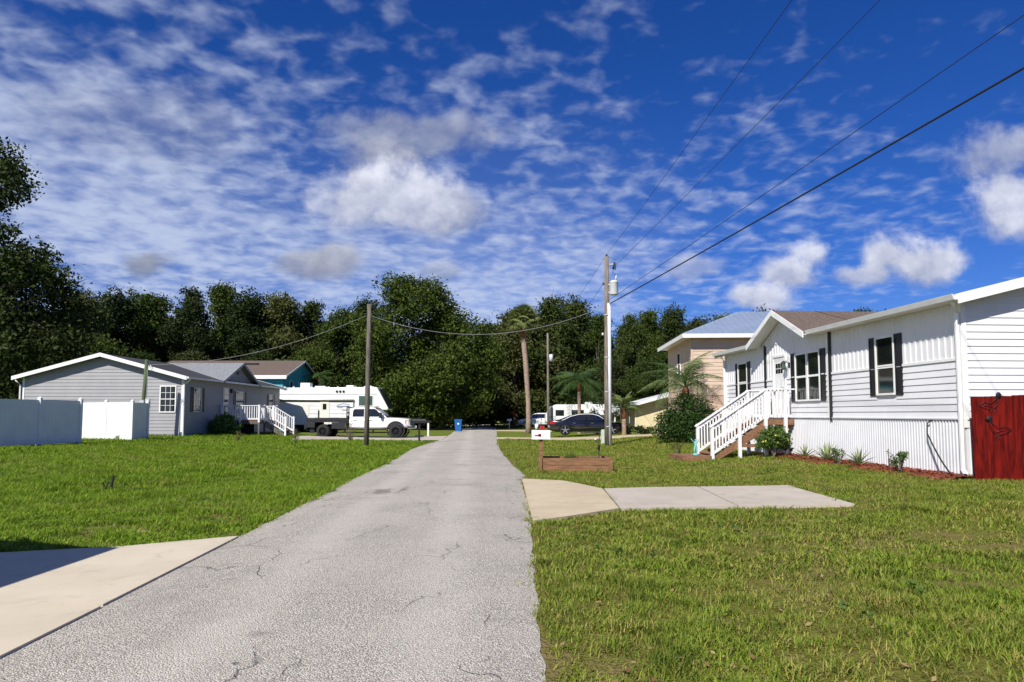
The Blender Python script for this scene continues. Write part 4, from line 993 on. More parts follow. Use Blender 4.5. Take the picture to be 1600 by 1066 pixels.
for s in (-1, 1):
    pl = panel([(-1.48,1.0),(.98,1.0),(.60,1.27),(.25,1.36),(-.1,1.375),(-.6,1.34),(-1.05,1.22)], .95, .80, .30, s).build('side_window', CARGL, sd)
    panel([(-.20,1.0),(-.13,1.0),(-.20,1.37),(-.27,1.37)], .95, .80, .30, s, .012).build('door_pillar', CARBLK, pl)
    ch = [(-1.62,.995),(-1.50,1.03),(-1.08,1.25),(-.6,1.375),(-.1,1.41),(.27,1.395),(.62,1.31),(1.08,1.0)]
    MB().tube([(x, s*(.80-(z-.95)*.30+.012), z) for x, z in ch], .026, 6).build('window_trim', CONDU, sd, True)
    MB().box(-1.0,1.0,s*.92-.02,s*.92+.02,.21,.235).build('sill_trim', CHROME, sd)
    mr = loft([(.93,[(0,1.0),(.05,1.0),(.07,1.06),(.05,1.12),(0,1.13)]),(1.08,[(0,1.02),(.03,1.02),(.04,1.06),(.03,1.10),(0,1.1)])]); mr.v = [(x, y+s*.92, z) for x,y,z in mr.v]; mr.build('mirror', CARBLK, sd, True)
    MB().add([(-2.40,s*.80,.74),(-2.02,s*.925,.76),(-2.05,s*.925,.92),(-2.38,s*.80,.93),(-2.44,s*.55,.74),(-2.42,s*.55,.93),(-2.3,s*.6,.75),(-2.3,s*.6,.92)],[(0,1,2,3),(0,3,5,4),(1,6,7,2),(3,2,7,5),(0,4,6,1)]).build('tail_light', REDL, sd)
    MB().add([(2.44,s*.66,.60),(2.15,s*.885,.64),(2.2,s*.87,.74),(2.40,s*.66,.70),(2.2,s*.6,.62),(2.2,s*.6,.70)],[(0,1,2,3),(0,3,5,4),(1,4,5,2)]).build('headlight', CLEAR, sd)
    for x in (-.85,.25): MB().box(x-.12,x+.08,s*.925-.012,s*.925+.016,.80,.825).build('door_handle', CHROME, sd)
    for x in (-1.42,1.46): wheel(sd, x, s*.80, WR, .22, s, ALLOY, 5, .72)
MB().box(-2.46,-2.42,-.25,.25,.52,.64).build('number_plate', WHITE, sd)

# white crew-cab pickup with a black flat bed, nose to the right
pu = thing('pickup_truck', 'white crew cab pickup with black flatbed and dark wheels', 'truck', (-9.95, 45.5, .05), R(-1))
pb = lower([(-.62,.62,1.30,.98),(-.55,.60,1.32,1.0),(.3,.58,1.31,1.0),(1.35,.58,1.30,1.0),(1.75,.60,1.31,.995),(2.3,.62,1.29,.985),(3.0,.64,1.25,.965),(3.22,.66,1.20,.93),(3.32,.72,1.08,.88)]).build('body', CARWHT, pu)
TR = .43
carve(pb, [(2.42, s*.5 if s > 0 else -1.2, 1.2 if s > 0 else -.5, TR+.06, TR+.12) for s in (-1,1)]); smooth_by_angle(pb)
smooth_by_angle(green([(-.62,1.80),(-.60,1.93),(-.4,1.985),(.3,2.0),(.8,1.985),(1.0,1.955),(1.35,1.72),(1.82,1.31)], 1.30, .93, .24).build('roof', CARWHT, pu), 50)
for s in (-1, 1):
    panel([(-.42,1.36),(.32,1.36),(.32,1.86),(-.30,1.86),(-.42,1.78)], 1.30, .93, .24, s).build('side_window', CARGL, pu)
    panel([(.50,1.36),(1.50,1.36),(1.42,1.50),(1.12,1.80),(.98,1.87),(.50,1.87)], 1.30, .93, .24, s).build('side_window', CARGL, pu)
    MB().box(-.35,-.12,s*.995-.02,s*.995+.02,1.10,1.135).box(.62,.85,s*.995-.02,s*.995+.02,1.10,1.135).build('door_handle', BLACKP, pu)
    MB().box(.425,.437,s*.996-.003,s*.996+.003,.66,1.3).build('door_gap', DARK, pu)
    MB().box(1.40,1.52,s*1.0-.02 if s < 0 else .92,s*1.0+.02 if s > 0 else -.92,1.28,1.36).box(1.38,1.52,min(s*1.0,s*1.24),max(s*1.0,s*1.24),1.30,1.62).build('mirror', BLACKP, pu)
    MB().lathe([(TR+.075,s*.955),(TR+.16,s*.955),(TR+.16,s*1.02),(TR+.075,s*1.02)], (2.42,0,TR+.06), 'y', 28).build('fender_flare', BLACKP, pu)
    MB().box(3.05,3.27,s*.78-.15,s*.78+.15,.93,1.14).build('headlight', CLEAR, pu); MB().box(3.02,3.10,s*.93-.03,s*.93+.02,.93,1.14).build('marker_light', AMBER, pu)
    MB().box(-.5,1.8,s*.97-.06,s*.97+.06,.50,.56).build('running_board', BLACKP, pu)
    wheel(pu, 2.42, s*.88, TR, .30, s, DRIM, 8, .58)
    wheel(pu, -2.30, s*.98, TR, .28, s, DRIM, 8, .58); wheel(pu, -2.30, s*.66, TR, .26, s, DRIM, 8, .58)
MB().add([(1.04,-.72,1.93),(1.04,.72,1.93),(1.80,.84,1.335),(1.80,-.84,1.335),(1.0,-.7,1.88),(1.0,.7,1.88),(1.72,.8,1.3),(1.72,-.8,1.3)],[(0,1,2,3),(7,6,5,4),(0,4,5,1),(1,5,6,2),(2,6,7,3),(3,7,4,0)]).build('windscreen', CARGL, pu)
MB().box(3.26,3.36,-.62,.62,.80,1.16).build('grille', BLACKP, pu); MB().box(3.18,3.48,-.98,.98,.56,.80).build('bumper', CHROME, pu, bevel=.04)
MB().box(.9,1.1,-.25,.25,2.0,2.03).build('cab_light', BLACKP, pu)
for y in (-.5,-.25,0,.25,.5): MB().box(.88,.96,y-.05,y+.05,1.975,2.02).build('roof_marker', AMBER, pu)
bedp = MB().box(-3.45,-.75,-1.05,1.05,1.0,1.10).build('flatbed', BEDBLK, pu)
for s in (-1,1):
    MB().box(-3.45,-.75,s*1.03-.04,s*1.03+.04,1.10,1.28).build('bed_side', BEDBLK, pu)
    MB().box(-1.75,-.80,s*.85-.2,s*.85+.2,.58,.99).build('toolbox', BEDBLK, pu)
    MB().box(-3.40,-2.85,s*.85-.2,s*.85+.2,.66,.99).build('toolbox', BEDBLK, pu); MB().box(-3.2,-2.9,s*.9-.02,s*.9+.02,.30,.66).build('mud_flap', RUB, pu)
hd = MB()
for y in (-.98,-.5,0,.5,.98): hd.box(-.80,-.74,y-.03,y+.03,1.1,1.98)
for z in (1.3,1.6,1.94): hd.box(-.80,-.74,-1.0,1.0,z,z+.06)
hd.build('headache_rack', BEDBLK, pu); MB().box(-.80,-.68,-1.05,1.05,1.1,1.42).build('rack_panel', BEDBLK, pu)
MB().box(-3.4,3.0,-.45,.45,.55,.72).build('chassis', DARK, pu)
MB().box(-3.58,-3.45,-.9,.9,.55,.98).build('tail_board', BEDBLK, pu)

# fifth-wheel camper behind the pickup
cp = thing('camper', 'large white fifth wheel camper with awning parked behind the pickup', 'camper', (-19.6, 55.6, 0), R(0))
prof = [(0,.72),(0,3.55),(.25,3.72),(8.55,3.78),(8.75,3.62),(9.55,2.05),(9.45,1.92),(6.6,1.92),(6.4,1.75),(6.4,.72)]
MB().prism(prof, (0,0,0), X, Z3, (0,2.5,0)).build('body', RVW, cp, bevel=.04)
MB().add([(8.62,-.012,3.74),(9.56,-.012,2.02),(9.58,.0,2.02),(8.78,0,3.70),(8.78,2.5,3.70),(9.60,2.5,2.02)],[(0,1,2,3),(3,2,5,4)]).build('front_cap', RVDARK, cp)
aw = MB().tube([(.5,-.10,2.78),(6.75,-.10,2.74)],.075,10).build('awning', RVCREAM, cp, True)
MB().box(.5,6.75,-.03,-.003,2.60,2.70).build('awning_shadow_strip', DARK, aw)  # dark strip standing in for the shadow below the awning roll
MB().box(6.70,6.75,-.08,-.004,1.1,2.72).box(.52,.57,-.08,-.004,1.1,2.72).build('awning_arm', RVGREY, aw)
MB().box(0,8.6,-.02,-.003,3.20,3.24).build('side_moulding', GALV, cp); MB().box(0,6.4,-.018,-.003,1.62,1.645).build('side_moulding', GALV, cp)
for z in (1.0,1.3,1.95,2.25): MB().box(.1,6.3,-.010,-.002,z,z+.012).build('side_seam', GALV, cp)
d_ = MB().box(4.0,4.75,-.03,-.004,.80,2.58).build('door', RVCREAM, cp); MB().box(4.22,4.52,-.036,-.031,1.95,2.42).build('pane', GLASS, d_)
MB().box(3.85,3.93,-.06,-.004,1.1,1.9).build('grab_handle', BLACKP, cp)
MB().box(2.0,3.1,-.03,-.004,1.45,2.38).build('hatch', RVCREAM, cp); MB().box(6.0,6.38,-.02,-.004,.8,1.4).build('hatch', RVCREAM, cp)
MB().box(5.55,6.35,-.025,-.004,.82,1.42).build('hatch', RVCREAM, cp)
for (a_, b_) in ((7.15,7.75),(7.85,8.25)): 
    wf = MB().box(a_-.05,b_+.05,-.03,-.004,2.22,3.12).build('window', RVW, cp); MB().box(a_,b_,-.036,-.031,2.28,3.06).build('pane', GLASSG, wf)
for x in (5.35,5.62,5.89): MB().lathe([(0,-.05),(.085,-.05),(.10,-.02),(.10,-.003)], (x,0,3.42), 'y', 14).build('speaker_vent', BLACKP, cp)
# decal: a low peaked swoosh over two bars
MB().add([(5.35,-.006,2.32),(5.9,-.006,2.46),(6.45,-.006,2.34),(6.45,-.006,2.30),(5.9,-.006,2.41),(5.35,-.006,2.28)],[(0,1,4,5),(1,2,3,4)]).build('decal', RVBLUE, cp)
MB().box(5.35,6.4,-.008,-.003,2.18,2.25).box(5.4,5.85,-.008,-.003,2.08,2.13).build('decal', RVBLUE, cp); MB().box(5.8,6.15,-.008,-.003,1.88,1.93).build('decal', RVGREY, cp)
for (x, h_, l_) in ((2.1,.42,.8),(3.3,.16,.9),(5.9,.22,.6),(7.4,.18,.6)): MB().box(x,x+l_,.8,1.6,3.74,3.74+h_).build('roof_unit', RVW, cp, bevel=.05)
for k in range(12): MB().box(.3+k*.72,.42+k*.72,.02,.12,3.74,3.83).build('roof_bracket', RVW, cp)
MB().box(.2,6.3,.1,2.4,.55,.72).build('chassis', DARK, cp)
for x in (2.0,2.95):
    for y, s in ((.25,-1),(2.25,1)): wheel(cp, x, y, .36, .22, s, ALLOY, 8, .6)
for k in range(3): MB().box(3.98,4.77,-.30-.22*k,-.06-.22*k,.62-.2*k,.65-.2*k).build('step', GALV, cp)
for x in (8.2,5.9): MB().box(x,x+.12,.3,.42,0,1.92 if x > 7 else .72).build('landing_leg', DARK, cp)

# travel trailer on the right verge
tt = thing('travel_trailer', 'white travel trailer with blue stripes behind the black sedan', 'camper', (3.45, 70.6, 0), R(0))
pr = [(.35,.45),(0,.9),(.05,1.5),(.55,2.35),(1.1,2.58),(7.7,2.62),(7.85,2.5),(7.85,.45)]
MB().prism(pr, (0,0,0), X, Z3, (0,2.4,0)).build('body', RVW, tt, bevel=.06)
MB().box(.62,.80,-.012,-.003,.6,2.2).build('front_stripe', RVGREY, tt)
for (a_, b_) in ((1.1,1.85),(2.75,3.9)):
    wf = MB().box(a_-.06,b_+.06,-.02,-.004,1.42,2.02).build('window', BLACKP, tt); MB().box(a_,b_,-.028,-.021,1.48,1.96).build('pane', GLASS, wf)
wf = MB().box(6.35,6.75,-.02,-.004,1.3,1.9).build('window', BLACKP, tt); MB().box(6.4,6.7,-.028,-.021,1.35,1.85).build('pane', GLASS, wf)
for z in (1.30,1.16): MB().box(.15,1.1,-.010,-.003,z,z+.04).build('stripe', RVBLUE, tt)
MB().add([(5.1,-.008,1.34),(6.5,-.008,1.66),(7.75,-.008,1.72),(7.75,-.008,1.64),(6.5,-.008,1.58),(5.1,-.008,1.31)],[(0,1,4,5),(1,2,3,4)]).build('stripe', RVBLUE, tt)
MB().box(5.3,7.75,-.008,-.003,1.24,1.29).build('stripe', RVBLUE, tt)
textmesh('Apex', .42, 'wordmark', RVGREY, tt, Matrix.Translation((5.0,-.008,1.88)) @ Matrix.Rotation(R(90),4,'X'), .3)
for (x, l_) in ((4.2,.8),(5.4,.45)): MB().box(x,x+l_,.8,1.5,2.60,2.86).build('roof_unit', RVW, tt, bevel=.05)
MB().box(7.2,7.25,-.05,-.004,.6,2.3).build('grab_rail', RVGREY, tt)
for x in (4.2,5.1): wheel(tt, x, .2, .34, .2, -1, ALLOY, 6, .6); wheel(tt, x, 2.2, .34, .2, 1, ALLOY, 6, .6)
MB().bar((.4,1.2,.5),(-1.1,1.2,.48),.1,.1).build('tow_bar', DARK, tt); MB().box(.4,7.6,.2,2.2,.36,.45).build('chassis', DARK, tt)

# white suv seen past the palm
sv = thing('parked_car', 'white sport utility vehicle beyond the tall palm trunk', 'car', (3.1, 78.5, 0), R(172))
vb = lower([(-2.3,.55,1.05,.8),(-2.2,.42,1.10,.90),(-1.2,.36,1.12,.94),(.5,.36,1.10,.94),(1.3,.38,1.08,.93),(2.0,.42,1.02,.88),(2.3,.5,.90,.78)]).build('body', CARWHT, sv)
carve(vb, [(x, s*.5 if s > 0 else -1.2, 1.2 if s > 0 else -.5, .37, .43) for x in (-1.4,1.4) for s in (-1,1)]); smooth_by_angle(vb)
smooth_by_angle(green([(-2.28,1.15),(-2.15,1.45),(-1.9,1.66),(-1.2,1.74),(.2,1.73),(.6,1.64),(.95,1.40),(1.4,1.09)], 1.09, .84, .26).build('roof', CARWHT, sv), 50)
for s in (-1,1):
    panel([(-2.0,1.14),(.95,1.14),(.55,1.56),(.2,1.62),(-1.75,1.62)], 1.09, .84, .26, s).build('side_window', CARGL, sv)
    MB().box(2.1,2.3,s*.66-.16,s*.66+.16,.78,.92).build('headlight', CLEAR, sv); MB().box(-2.32,-2.15,s*.78-.08,s*.78+.08,.8,1.1).build('tail_light', REDL, sv)
    for x in (-1.4,1.4): wheel(sv, x, s*.82, .37, .23, s, ALLOY, 5, .68)
MB().box(2.22,2.36,-.75,.75,.42,.62).build('bumper', BLACKP, sv); MB().box(2.26,2.34,-.5,.5,.66,.86).build('grille', BLACKP, sv)
MB().add([(.60,-.62,1.63),(.60,.62,1.63),(1.38,.76,1.115),(1.38,-.76,1.115)],[(0,1,2,3)]).build('windscreen', CARGL, sv, loc=(.02,0,.02))

# ================================================================== mailboxes, planter, bin and small things
def mailbox(label, px, py, Y, wd, ht, hpost, bm_, pm, flag=True, rz=0):
    c = at(px, py, Y); g = H(c.x, Y); t = thing('mailbox', label, 'mailbox', (c.x, Y, g), rz)
    MB().box(-.05,.05,-.05,.05,-.1,hpost).build('post', pm, t)
    n_ = 8; poly = [(-ht*.45,0),(ht*.45,0)]+[(ht*.45*math.cos(a), ht*.55+ht*.45*math.sin(a)) for a in [math.pi*k/n_ for k in range(n_+1)]]
    b = MB().prism(poly, (-wd/2,0,hpost), Yv, Z3, (wd,0,0)).build('box', bm_, t)
    MB().prism(poly, (-wd/2-.012,0,hpost), Yv*1.04, Z3*1.02, (.012,0,0)).build('door', bm_, b)
    if flag: MB().box(-wd*.36,-wd*.02,-ht*.45-.018,-ht*.45-.002,hpost+ht*.42,hpost+ht*.50).box(-wd*.16,-wd*.02,-ht*.45-.018,-ht*.45-.002,hpost+ht*.36,hpost+ht*.62).build('flag', REDL, b)
    return t
mailbox('white mailbox with red flag on a brown post in the timber planter', 845.5, 728, 19.2, .50, .25, .86, WHITE, PLANT)
mb_ = mailbox('black mailbox on a dark post beside the pickup', 655, 686, 39.5, .75, .26, 1.05, BLACKP, BLACKP, False)
MB().box(-.25,.25,-.06,.06,.30,.36).build('brace', BLACKP, mb_)
wp = at(669, 676, 49); t_ = thing('marker_post', 'slim white post with a dark cap behind the black mailbox', 'post', (wp.x, 49, H(wp.x,49)))
MB().box(-.06,.06,-.05,.05,-.1,.98).build('shaft', WHITE, t_); MB().box(-.25,.2,-.10,.10,.98,1.12).build('cap', BLACKP, t_)
mailbox('small grey mailbox on a thin post at the far right verge', 796, 668, 74, .5, .24, .85, GALV, GALV, False)
sg = at(734, 663, 86); t_ = thing('street_sign', 'thin street sign at the far left of the road end', 'sign', (sg.x, 86, 0))
MB().tube([(0,0,-.1),(0,0,1.9)],.04,8).build('post', GALV, t_); MB().box(-.15,.55,-.015,.015,1.55,1.78).build('blade', GALV, t_); MB().box(-.4,.1,-.045,-.017,1.25,1.45).build('blade', GALV, t_)
# planter
pc_ = at(844, 733, 18.6); pl = thing('planter', 'brown timber raised planter at the foot of the white mailbox', 'planter', (pc_.x, 18.7, H(pc_.x,18.7)), R(-1))
PW, PD_ = 1.93, 1.0
for k, z in enumerate((0,.19)):
    ins = .0 if k else .02
    for (a_, b_, c_, d__) in ((0,PW,0,.07),(0,PW,PD_-.07,PD_),(.0,.07,.071,PD_-.071),(PW-.07,PW,.071,PD_-.071)):
        MB().box(a_+ins*.3,b_-ins*.3,c_+ins*.3,d__-ins*.3,z-.02,z+.175).build('timber', PLANT, pl, bevel=.008)
for (x,y) in ((-.035,-.035),(PW-.05,-.035)): MB().box(x,x+.09,y,y+.034,-.05,.40).build('corner_post', PLANT, pl)
MB().box(.072,PW-.072,.072,PD_-.072,.0,.29).build('soil', SOIL, pl)
def gthing(name, label, cat, px, py, Y=None):
    p = G(px, py) if Y is None else Vector((at(px,py,Y).x, Y, 0)); p.z = H(p.x, p.y); return thing(name, label, cat, p)
t_ = thing('garden_light', 'thin dark garden stake light standing in the timber planter', 'lamp', (pc_.x+1.68, 19.35, .27))
MB().tube([(0,0,0),(.01,0,.45),(.03,0,.78)],.012,6).build('stake', BLACKP, t_); MB().lathe([(0,.26),(.035,.28),(.04,.40),(.0,.44)],(.008,0,0),n=8).build('lamp_head', BLACKP, t_)
t_ = gthing('utility_pedestal', 'pale green utility pedestal beside the transformer pole', 'pedestal', 943, 694)
MB().prism([(-.12,0),(.12,0),(.12,.68),(.07,.74),(-.07,.74),(-.12,.68)], (0,-.1,0), X, Z3, (0,.2,0)).build('cabinet', GREENP, t_); MB().box(-.13,.13,-.11,.11,-.05,.06).build('base', GREENP, t_)
t_ = gthing('pipe_cap', 'short white cleanout pipe in the grass by the pole', 'pipe', 930.5, 692)
MB().lathe([(.0,-.1),(.05,-.1),(.05,.16),(.062,.16),(.062,.20),(.02,.22),(0,.22)], n=10).build('pipe', WHITE, t_, True); MB().box(-.02,.02,-.02,.02,.215,.24).build('plug', WHITE, t_)
bn = thing('recycling_bin', 'blue wheeled recycling bin at the left road edge', 'bin', (at(716,673,62).x, 62, 0))
MB().add([(-.24,-.26,.06),(.24,-.26,.06),(.24,.26,.06),(-.24,.26,.06),(-.31,-.34,1.0),(.31,-.34,1.0),(.31,.34,1.0),(-.31,.34,1.0)],[(0,3,2,1),(4,5,6,7),(0,1,5,4),(1,2,6,5),(2,3,7,6),(3,0,4,7)]).build('body', BLUEB, bn)
MB().prism([(-.37,1.0),(.37,1.0),(.37,1.04),(.2,1.12),(-.3,1.10),(-.37,1.05)], (-.34,0,0), Yv, Z3, (.68,0,0)).build('lid', BLUEB, bn)
for x in (-.27,.27): MB().lathe([(0,-.03),(.12,-.03),(.12,.03),(0,.03)], (x,.26,.12), 'x', 14).build('wheel', RUB, bn)
MB().lathe([(0,-.325),(.085,-.322),(.085,-.30)], (.02,0,.72), 'y', 14).build('emblem', WHITE, bn)
# fuel cans and bucket by the suv
for k, (px, m_, lab) in enumerate(((845,REDP,'red fuel can beside the white bucket near the trailer'),(849,REDP,'red fuel can touching the front of the trailer'),(838.5,WHITE,'white bucket near the front of the travel trailer'))):
    t_ = gthing('fuel_can' if k < 2 else 'bucket', lab, 'can' if k < 2 else 'bucket', px, 668, 69.5)
    if k < 2: MB().box(-.13,.13,-.1,.1,.0,.38).build('body', m_, t_, bevel=.03); MB().tube([(-.08,0,.38),(-.08,0,.45),(.08,0,.45),(.08,0,.38)],.018,6).build('handle', m_, t_)
    else: MB().lathe([(0,0),(.15,0),(.19,.60),(.17,.60),(.14,.05),(0,.05)], n=14).build('body', m_, t_, True); MB().tube([(-.18,0,.58),(-.1,-.1,.70),(.1,-.1,.70),(.18,0,.58)],.01,5).build('handle', GALV, t_)
# red pinwheel flower on a stake
t_ = gthing('garden_pinwheel', 'red pinwheel flower on a green stake at the far verge', 'ornament', 802, 668, 76)
MB().tube([(0,0,0),(0,0,1.75)],.025,6).build('stake', FROND, t_)
fl = MB()
for k in range(8):
    a = k*math.pi/4; fl.add([(0,-.05,1.75),(.20*math.cos(a-.25),-.05,1.75+.20*math.sin(a-.25)),(.24*math.cos(a+.15),-.1,1.75+.24*math.sin(a+.15))],[(0,1,2)])
fl.build('petals', REDP, t_, fix=False)
# concrete block
t_ = gthing('concrete_block', 'hollow concrete block in the grass before the white fence', 'block', 183, 689)
t_.rotation_euler = (0, R(-16), R(40)); t_.location.z += .03
MB().box(0,.40,0,.03,0,.40-.2).box(0,.40,.17,.20,0,.2).box(0,.03,.03,.17,0,.2).box(.185,.215,.03,.17,0,.2).box(.37,.40,.03,.17,0,.2).build('shell', CBLOCK, t_)
# broken stake in the left lawn
t_ = gthing('broken_stake', 'charred broken stake leaning in the left lawn', 'stake', 172, 766)
MB().tube([(0,0,-.05),(.03,0,.12),(.06,.0,.30)],[.035,.03,.022],7).build('stake', STUMP, t_); MB().tube([(-.14,0,-.05),(-.12,0,.06),(-.15,0,.15)],[.03,.026,.02],7).tube([(-.12,0,.04),(-.06,0,.10),(-.04,0,.17)],[.02,.018,.012],6).build('stub', STUMP, t_)
# solar light by the flowering bush
t_ = thing('garden_light', 'small black solar light by the skirting next to the flowering bush', 'lamp', (*hw((7.05,.45,0)).xy, H(*hw((7.05,.45,0)).xy)+.06))
MB().tube([(0,0,-.05),(0,0,.14)],.012,6).build('stake', BLACKP, t_); MB().lathe([(.04,.14),(.05,.20),(.09,.22),(.085,.25),(0,.26)],n=10).build('lamp_head', BLACKP, t_)
# turquoise garden statue of a child with raised arms
sp_ = hw((xa+.35, yf+.45, 0)); t_ = thing('garden_statue', 'small turquoise garden statue with raised arms beside the stair foot', 'statue', (sp_.x, sp_.y, gs+.09))
MB().lathe([(0,0),(.10,0),(.10,.03),(.07,.06),(0,.06)], n=12).build('base', PATINA, t_, True)
me = bpy.data.meshes.new('figure')
vs_ = [(0,0,.27),(0,0,.34),(0,0,.42),(0,0,.455),(0,-.005,.52),(.045,0,.41),(.085,-.02,.46),(.07,-.05,.53),(-.045,0,.41),(-.10,-.02,.47),(-.16,-.04,.55),(.035,0,.25),(.04,-.015,.15),(.035,0,.06),(-.03,0,.25),(-.045,-.02,.15),(-.03,.01,.06),(.035,-.03,.055),(-.03,-.03,.055)]
es_ = [(0,1),(1,2),(2,3),(3,4),(2,5),(5,6),(6,7),(2,8),(8,9),(9,10),(0,11),(11,12),(12,13),(0,14),(14,15),(15,16),(13,17),(16,18)]
rd = [.045,.04,.045,.022,.042,.022,.016,.013,.022,.016,.013,.034,.024,.016,.034,.024,.016,.012,.012]
me.from_pydata(vs_, es_, []); fo = link('figure', me, PATINA, t_)
sm = fo.modifiers.new('skin', 'SKIN'); 
for i, r_ in enumerate(rd): me.skin_vertices[0].data[i].radius = (r_, r_); me.skin_vertices[0].data[i].use_root = (i == 0)
fo.modifiers.new('sub', 'SUBSURF').levels = 2; fo.modifiers['sub'].render_levels = 2

# ================================================================== vegetation
def unit(a): return a/np.maximum(np.linalg.norm(a, axis=-1, keepdims=True), 1e-9)
def leaf_cloud(lobes, n, size, seed, clump=7, spread=.42, inner=.5, ragged=.35, up=.35):
    """leaf quads in clumps spread through ellipsoid lobes [(cx,cy,cz,rx,ry,rz)]"""
    g = np.random.default_rng(seed); Lb = np.array(lobes, float); wt = (Lb[:,3]*Lb[:,5])**1.0; wt /= wt.sum()
    m = max(1, n//clump); k = g.choice(len(Lb), m, p=wt); d = unit(g.normal(size=(m,3)))
    # ragged outline: radius varies with direction per lobe
    ph = g.uniform(0, 6.28, (len(Lb), 3)); fr_ = g.uniform(2.0, 4.5, (len(Lb), 3))
    rag = 1+ragged*(np.sin(d[:,0]*fr_[k,0]*2+ph[k,0])*np.sin(d[:,1]*fr_[k,1]*2+ph[k,1])+.6*np.sin(d[:,2]*fr_[k,2]*2.5+ph[k,2]))*.6
    rad = (inner+(1-inner)*g.random(m)**.6)*rag
    c = Lb[k,:3]+d*Lb[k,3:]*rad[:,None]
    c = np.repeat(c, clump, 0); d = np.repeat(d, clump, 0); N_ = len(c)
    p = c+g.normal(size=(N_,3))*spread*np.array([1,1,.7])
    nrm = unit(g.normal(size=(N_,3))+d*.7+np.array([0,0,up])); t = unit(np.cross(nrm, g.normal(size=(N_,3)))); b = np.cross(nrm, t)
    s = size*g.uniform(.6, 1.35, (N_,1)); l = t*s; w_ = b*s*.5
    V = np.stack([p-l, p+w_+nrm*s*.12, p+l, p-w_+nrm*s*.12], 1).reshape(-1,3)
    return V, np.arange(N_*4).reshape(-1,4)
def limbs(base, h, r, lobes, seed, nl=7, lean=.3):
    g = np.random.default_rng(seed); b = MB(); base = Vector(base)
    top_ = base+Vector((g.normal(0,lean), g.normal(0,lean), h*.62)); mid_ = base.lerp(top_, .5)+Vector((g.normal(0,lean*.5), g.normal(0,lean*.5), 0))
    b.tube([base-Vector((0,0,.3)), base+Vector((0,0,.5)), mid_, top_], [r*1.35, r, r*.75, r*.35], 9)
    idx = g.permutation(len(lobes))[:nl]
    for i in idx:
        e = Vector(lobes[i][:3]); f = g.uniform(.35,.95); s = base.lerp(mid_, f*2) if f < .5 else mid_.lerp(top_, f*2-1)
        m_ = s.lerp(e, .5)+Vector((g.normal(0,.25), g.normal(0,.25), g.uniform(0,.5)))
        b.tube([s, m_, e, e+(e-m_)*.35], [r*.32, r*.2, r*.09, r*.03], 6)
    return b
def proto_lobes(h, wdt, seed, low=.12):
    g = np.random.default_rng(seed); lob = []
    n = 26
    for i in range(n):
        f = low+(.93-low)*(i/(n-1)); prof_ = math.sin(math.pi*min(1, max(.05, (f-low+.14)/(1.05-low))))**.7
        a = g.uniform(0, 6.28); q = wdt*.5*prof_*g.uniform(.25,.85); rr = wdt*g.uniform(.10,.22)
        lob.append((q*math.cos(a), q*math.sin(a), h*f, rr, rr, rr*g.uniform(.65,.95)))
    return lob
PROTO = []
specs = [(15.5, 9.5, 11, LEAF1), (16.5, 8.0, 12, LEAF2), (14.5, 11.5, 13, LEAF3), (17.0, 9.0, 14, LEAF1), (13.0, 10.0, 15, LEAF2)]
LBL = {0:'dark leafy oak in the dense wood behind the houses', 1:'taller slender green tree in the dense wood behind the houses', 2:'broad olive green tree in the dense wood behind the houses',
       3:'tall dark ragged tree in the dense wood behind the houses', 4:'lower rounded green tree in the dense wood behind the houses'}
for k, (h, wd, sd_, lm) in enumerate(specs):
    lob = proto_lobes(h, wd, sd_); V, Q = leaf_cloud(lob, 27000, .18, sd_, 9, .36, .35, .6)
    PROTO.append((np_mesh('crown', V, Q), limbs((0,0,0), h, .32, lob, sd_, 18), lob, lm, h))
    PROTO[k][0].materials.append(lm)
tmesh = []
for k, P in enumerate(PROTO):
    o = P[1].build('trunk', BARK, None, True); tmesh.append(o.data); bpy.data.objects.remove(o)
KIND = ['dark leafy oak', 'slender green tree', 'broad olive green tree', 'tall dark ragged tree', 'low rounded green tree']
def tree(k, px, top_y, Y, sxy=1, rot=None, place=None):
    c = at(px, top_y, Y); h = c.z; s = h/(PROTO[k][4]*1.05)
    lb = KIND[k]+' '+place if place else ('distant '+KIND[k]+' at the back of the wood')
    t = thing('broadleaf_tree', lb, 'tree', (c.x, Y, H(c.x,Y)), rng.uniform(0, 6.28) if rot is None else rot, 'trees of the wood behind the houses')
    t.scale = (s*sxy, s*sxy, s)
    for nm, me in (('trunk', tmesh[k]), ('crown', PROTO[k][0])):
        o = bpy.data.objects.new(nm, me); col.objects.link(o); o.parent = t
row = [(128,452,72,2),(180,446,80,0),(238,456,88,4),(300,438,82,3),(348,436,92,1),(392,448,84,0),(445,456,86,2),(490,452,90,3),(535,468,80,4),(575,466,84,0),
       (770,500,88,4),(806,478,84,2),(862,455,84,3),(895,462,92,0),(938,480,86,1),(985,470,80,3),(1012,474,90,1),(1052,474,78,0),(1088,490,70,2),(1135,482,84,4),(1190,486,88,0),(1240,492,90,2),(1345,468,80,3),(1372,474,86,1),(1420,500,84,0)]
ROWPL = ['next to the towering oak at the left', 'behind the left end of the grey home', 'behind the ridge of the grey home', 'behind the green service post', 'behind the street gable of the grey home',
  'behind the middle of the teal house roof', 'behind the right end of the teal house', 'behind the roof units of the camper', 'behind the middle of the camper', 'behind the bare wooden pole', 'beyond the end of the road, left of the cabbage palm',
  'directly behind the cabbage palm', 'behind the slim far pole', 'behind the trailer, between far pole and drooping palm', 'behind the drooping palm', 'behind the transformer pole', 'behind the young light palm', 'behind the yellow house',
  'behind the large feathery palm', 'behind the left corner of the beige house', 'behind the beige house roof ridge', 'behind the right part of the beige house roof', 'showing over the white home roof, the taller', 'showing over the white home roof, the thinner', 'behind the white home roof and hidden below its ridge']
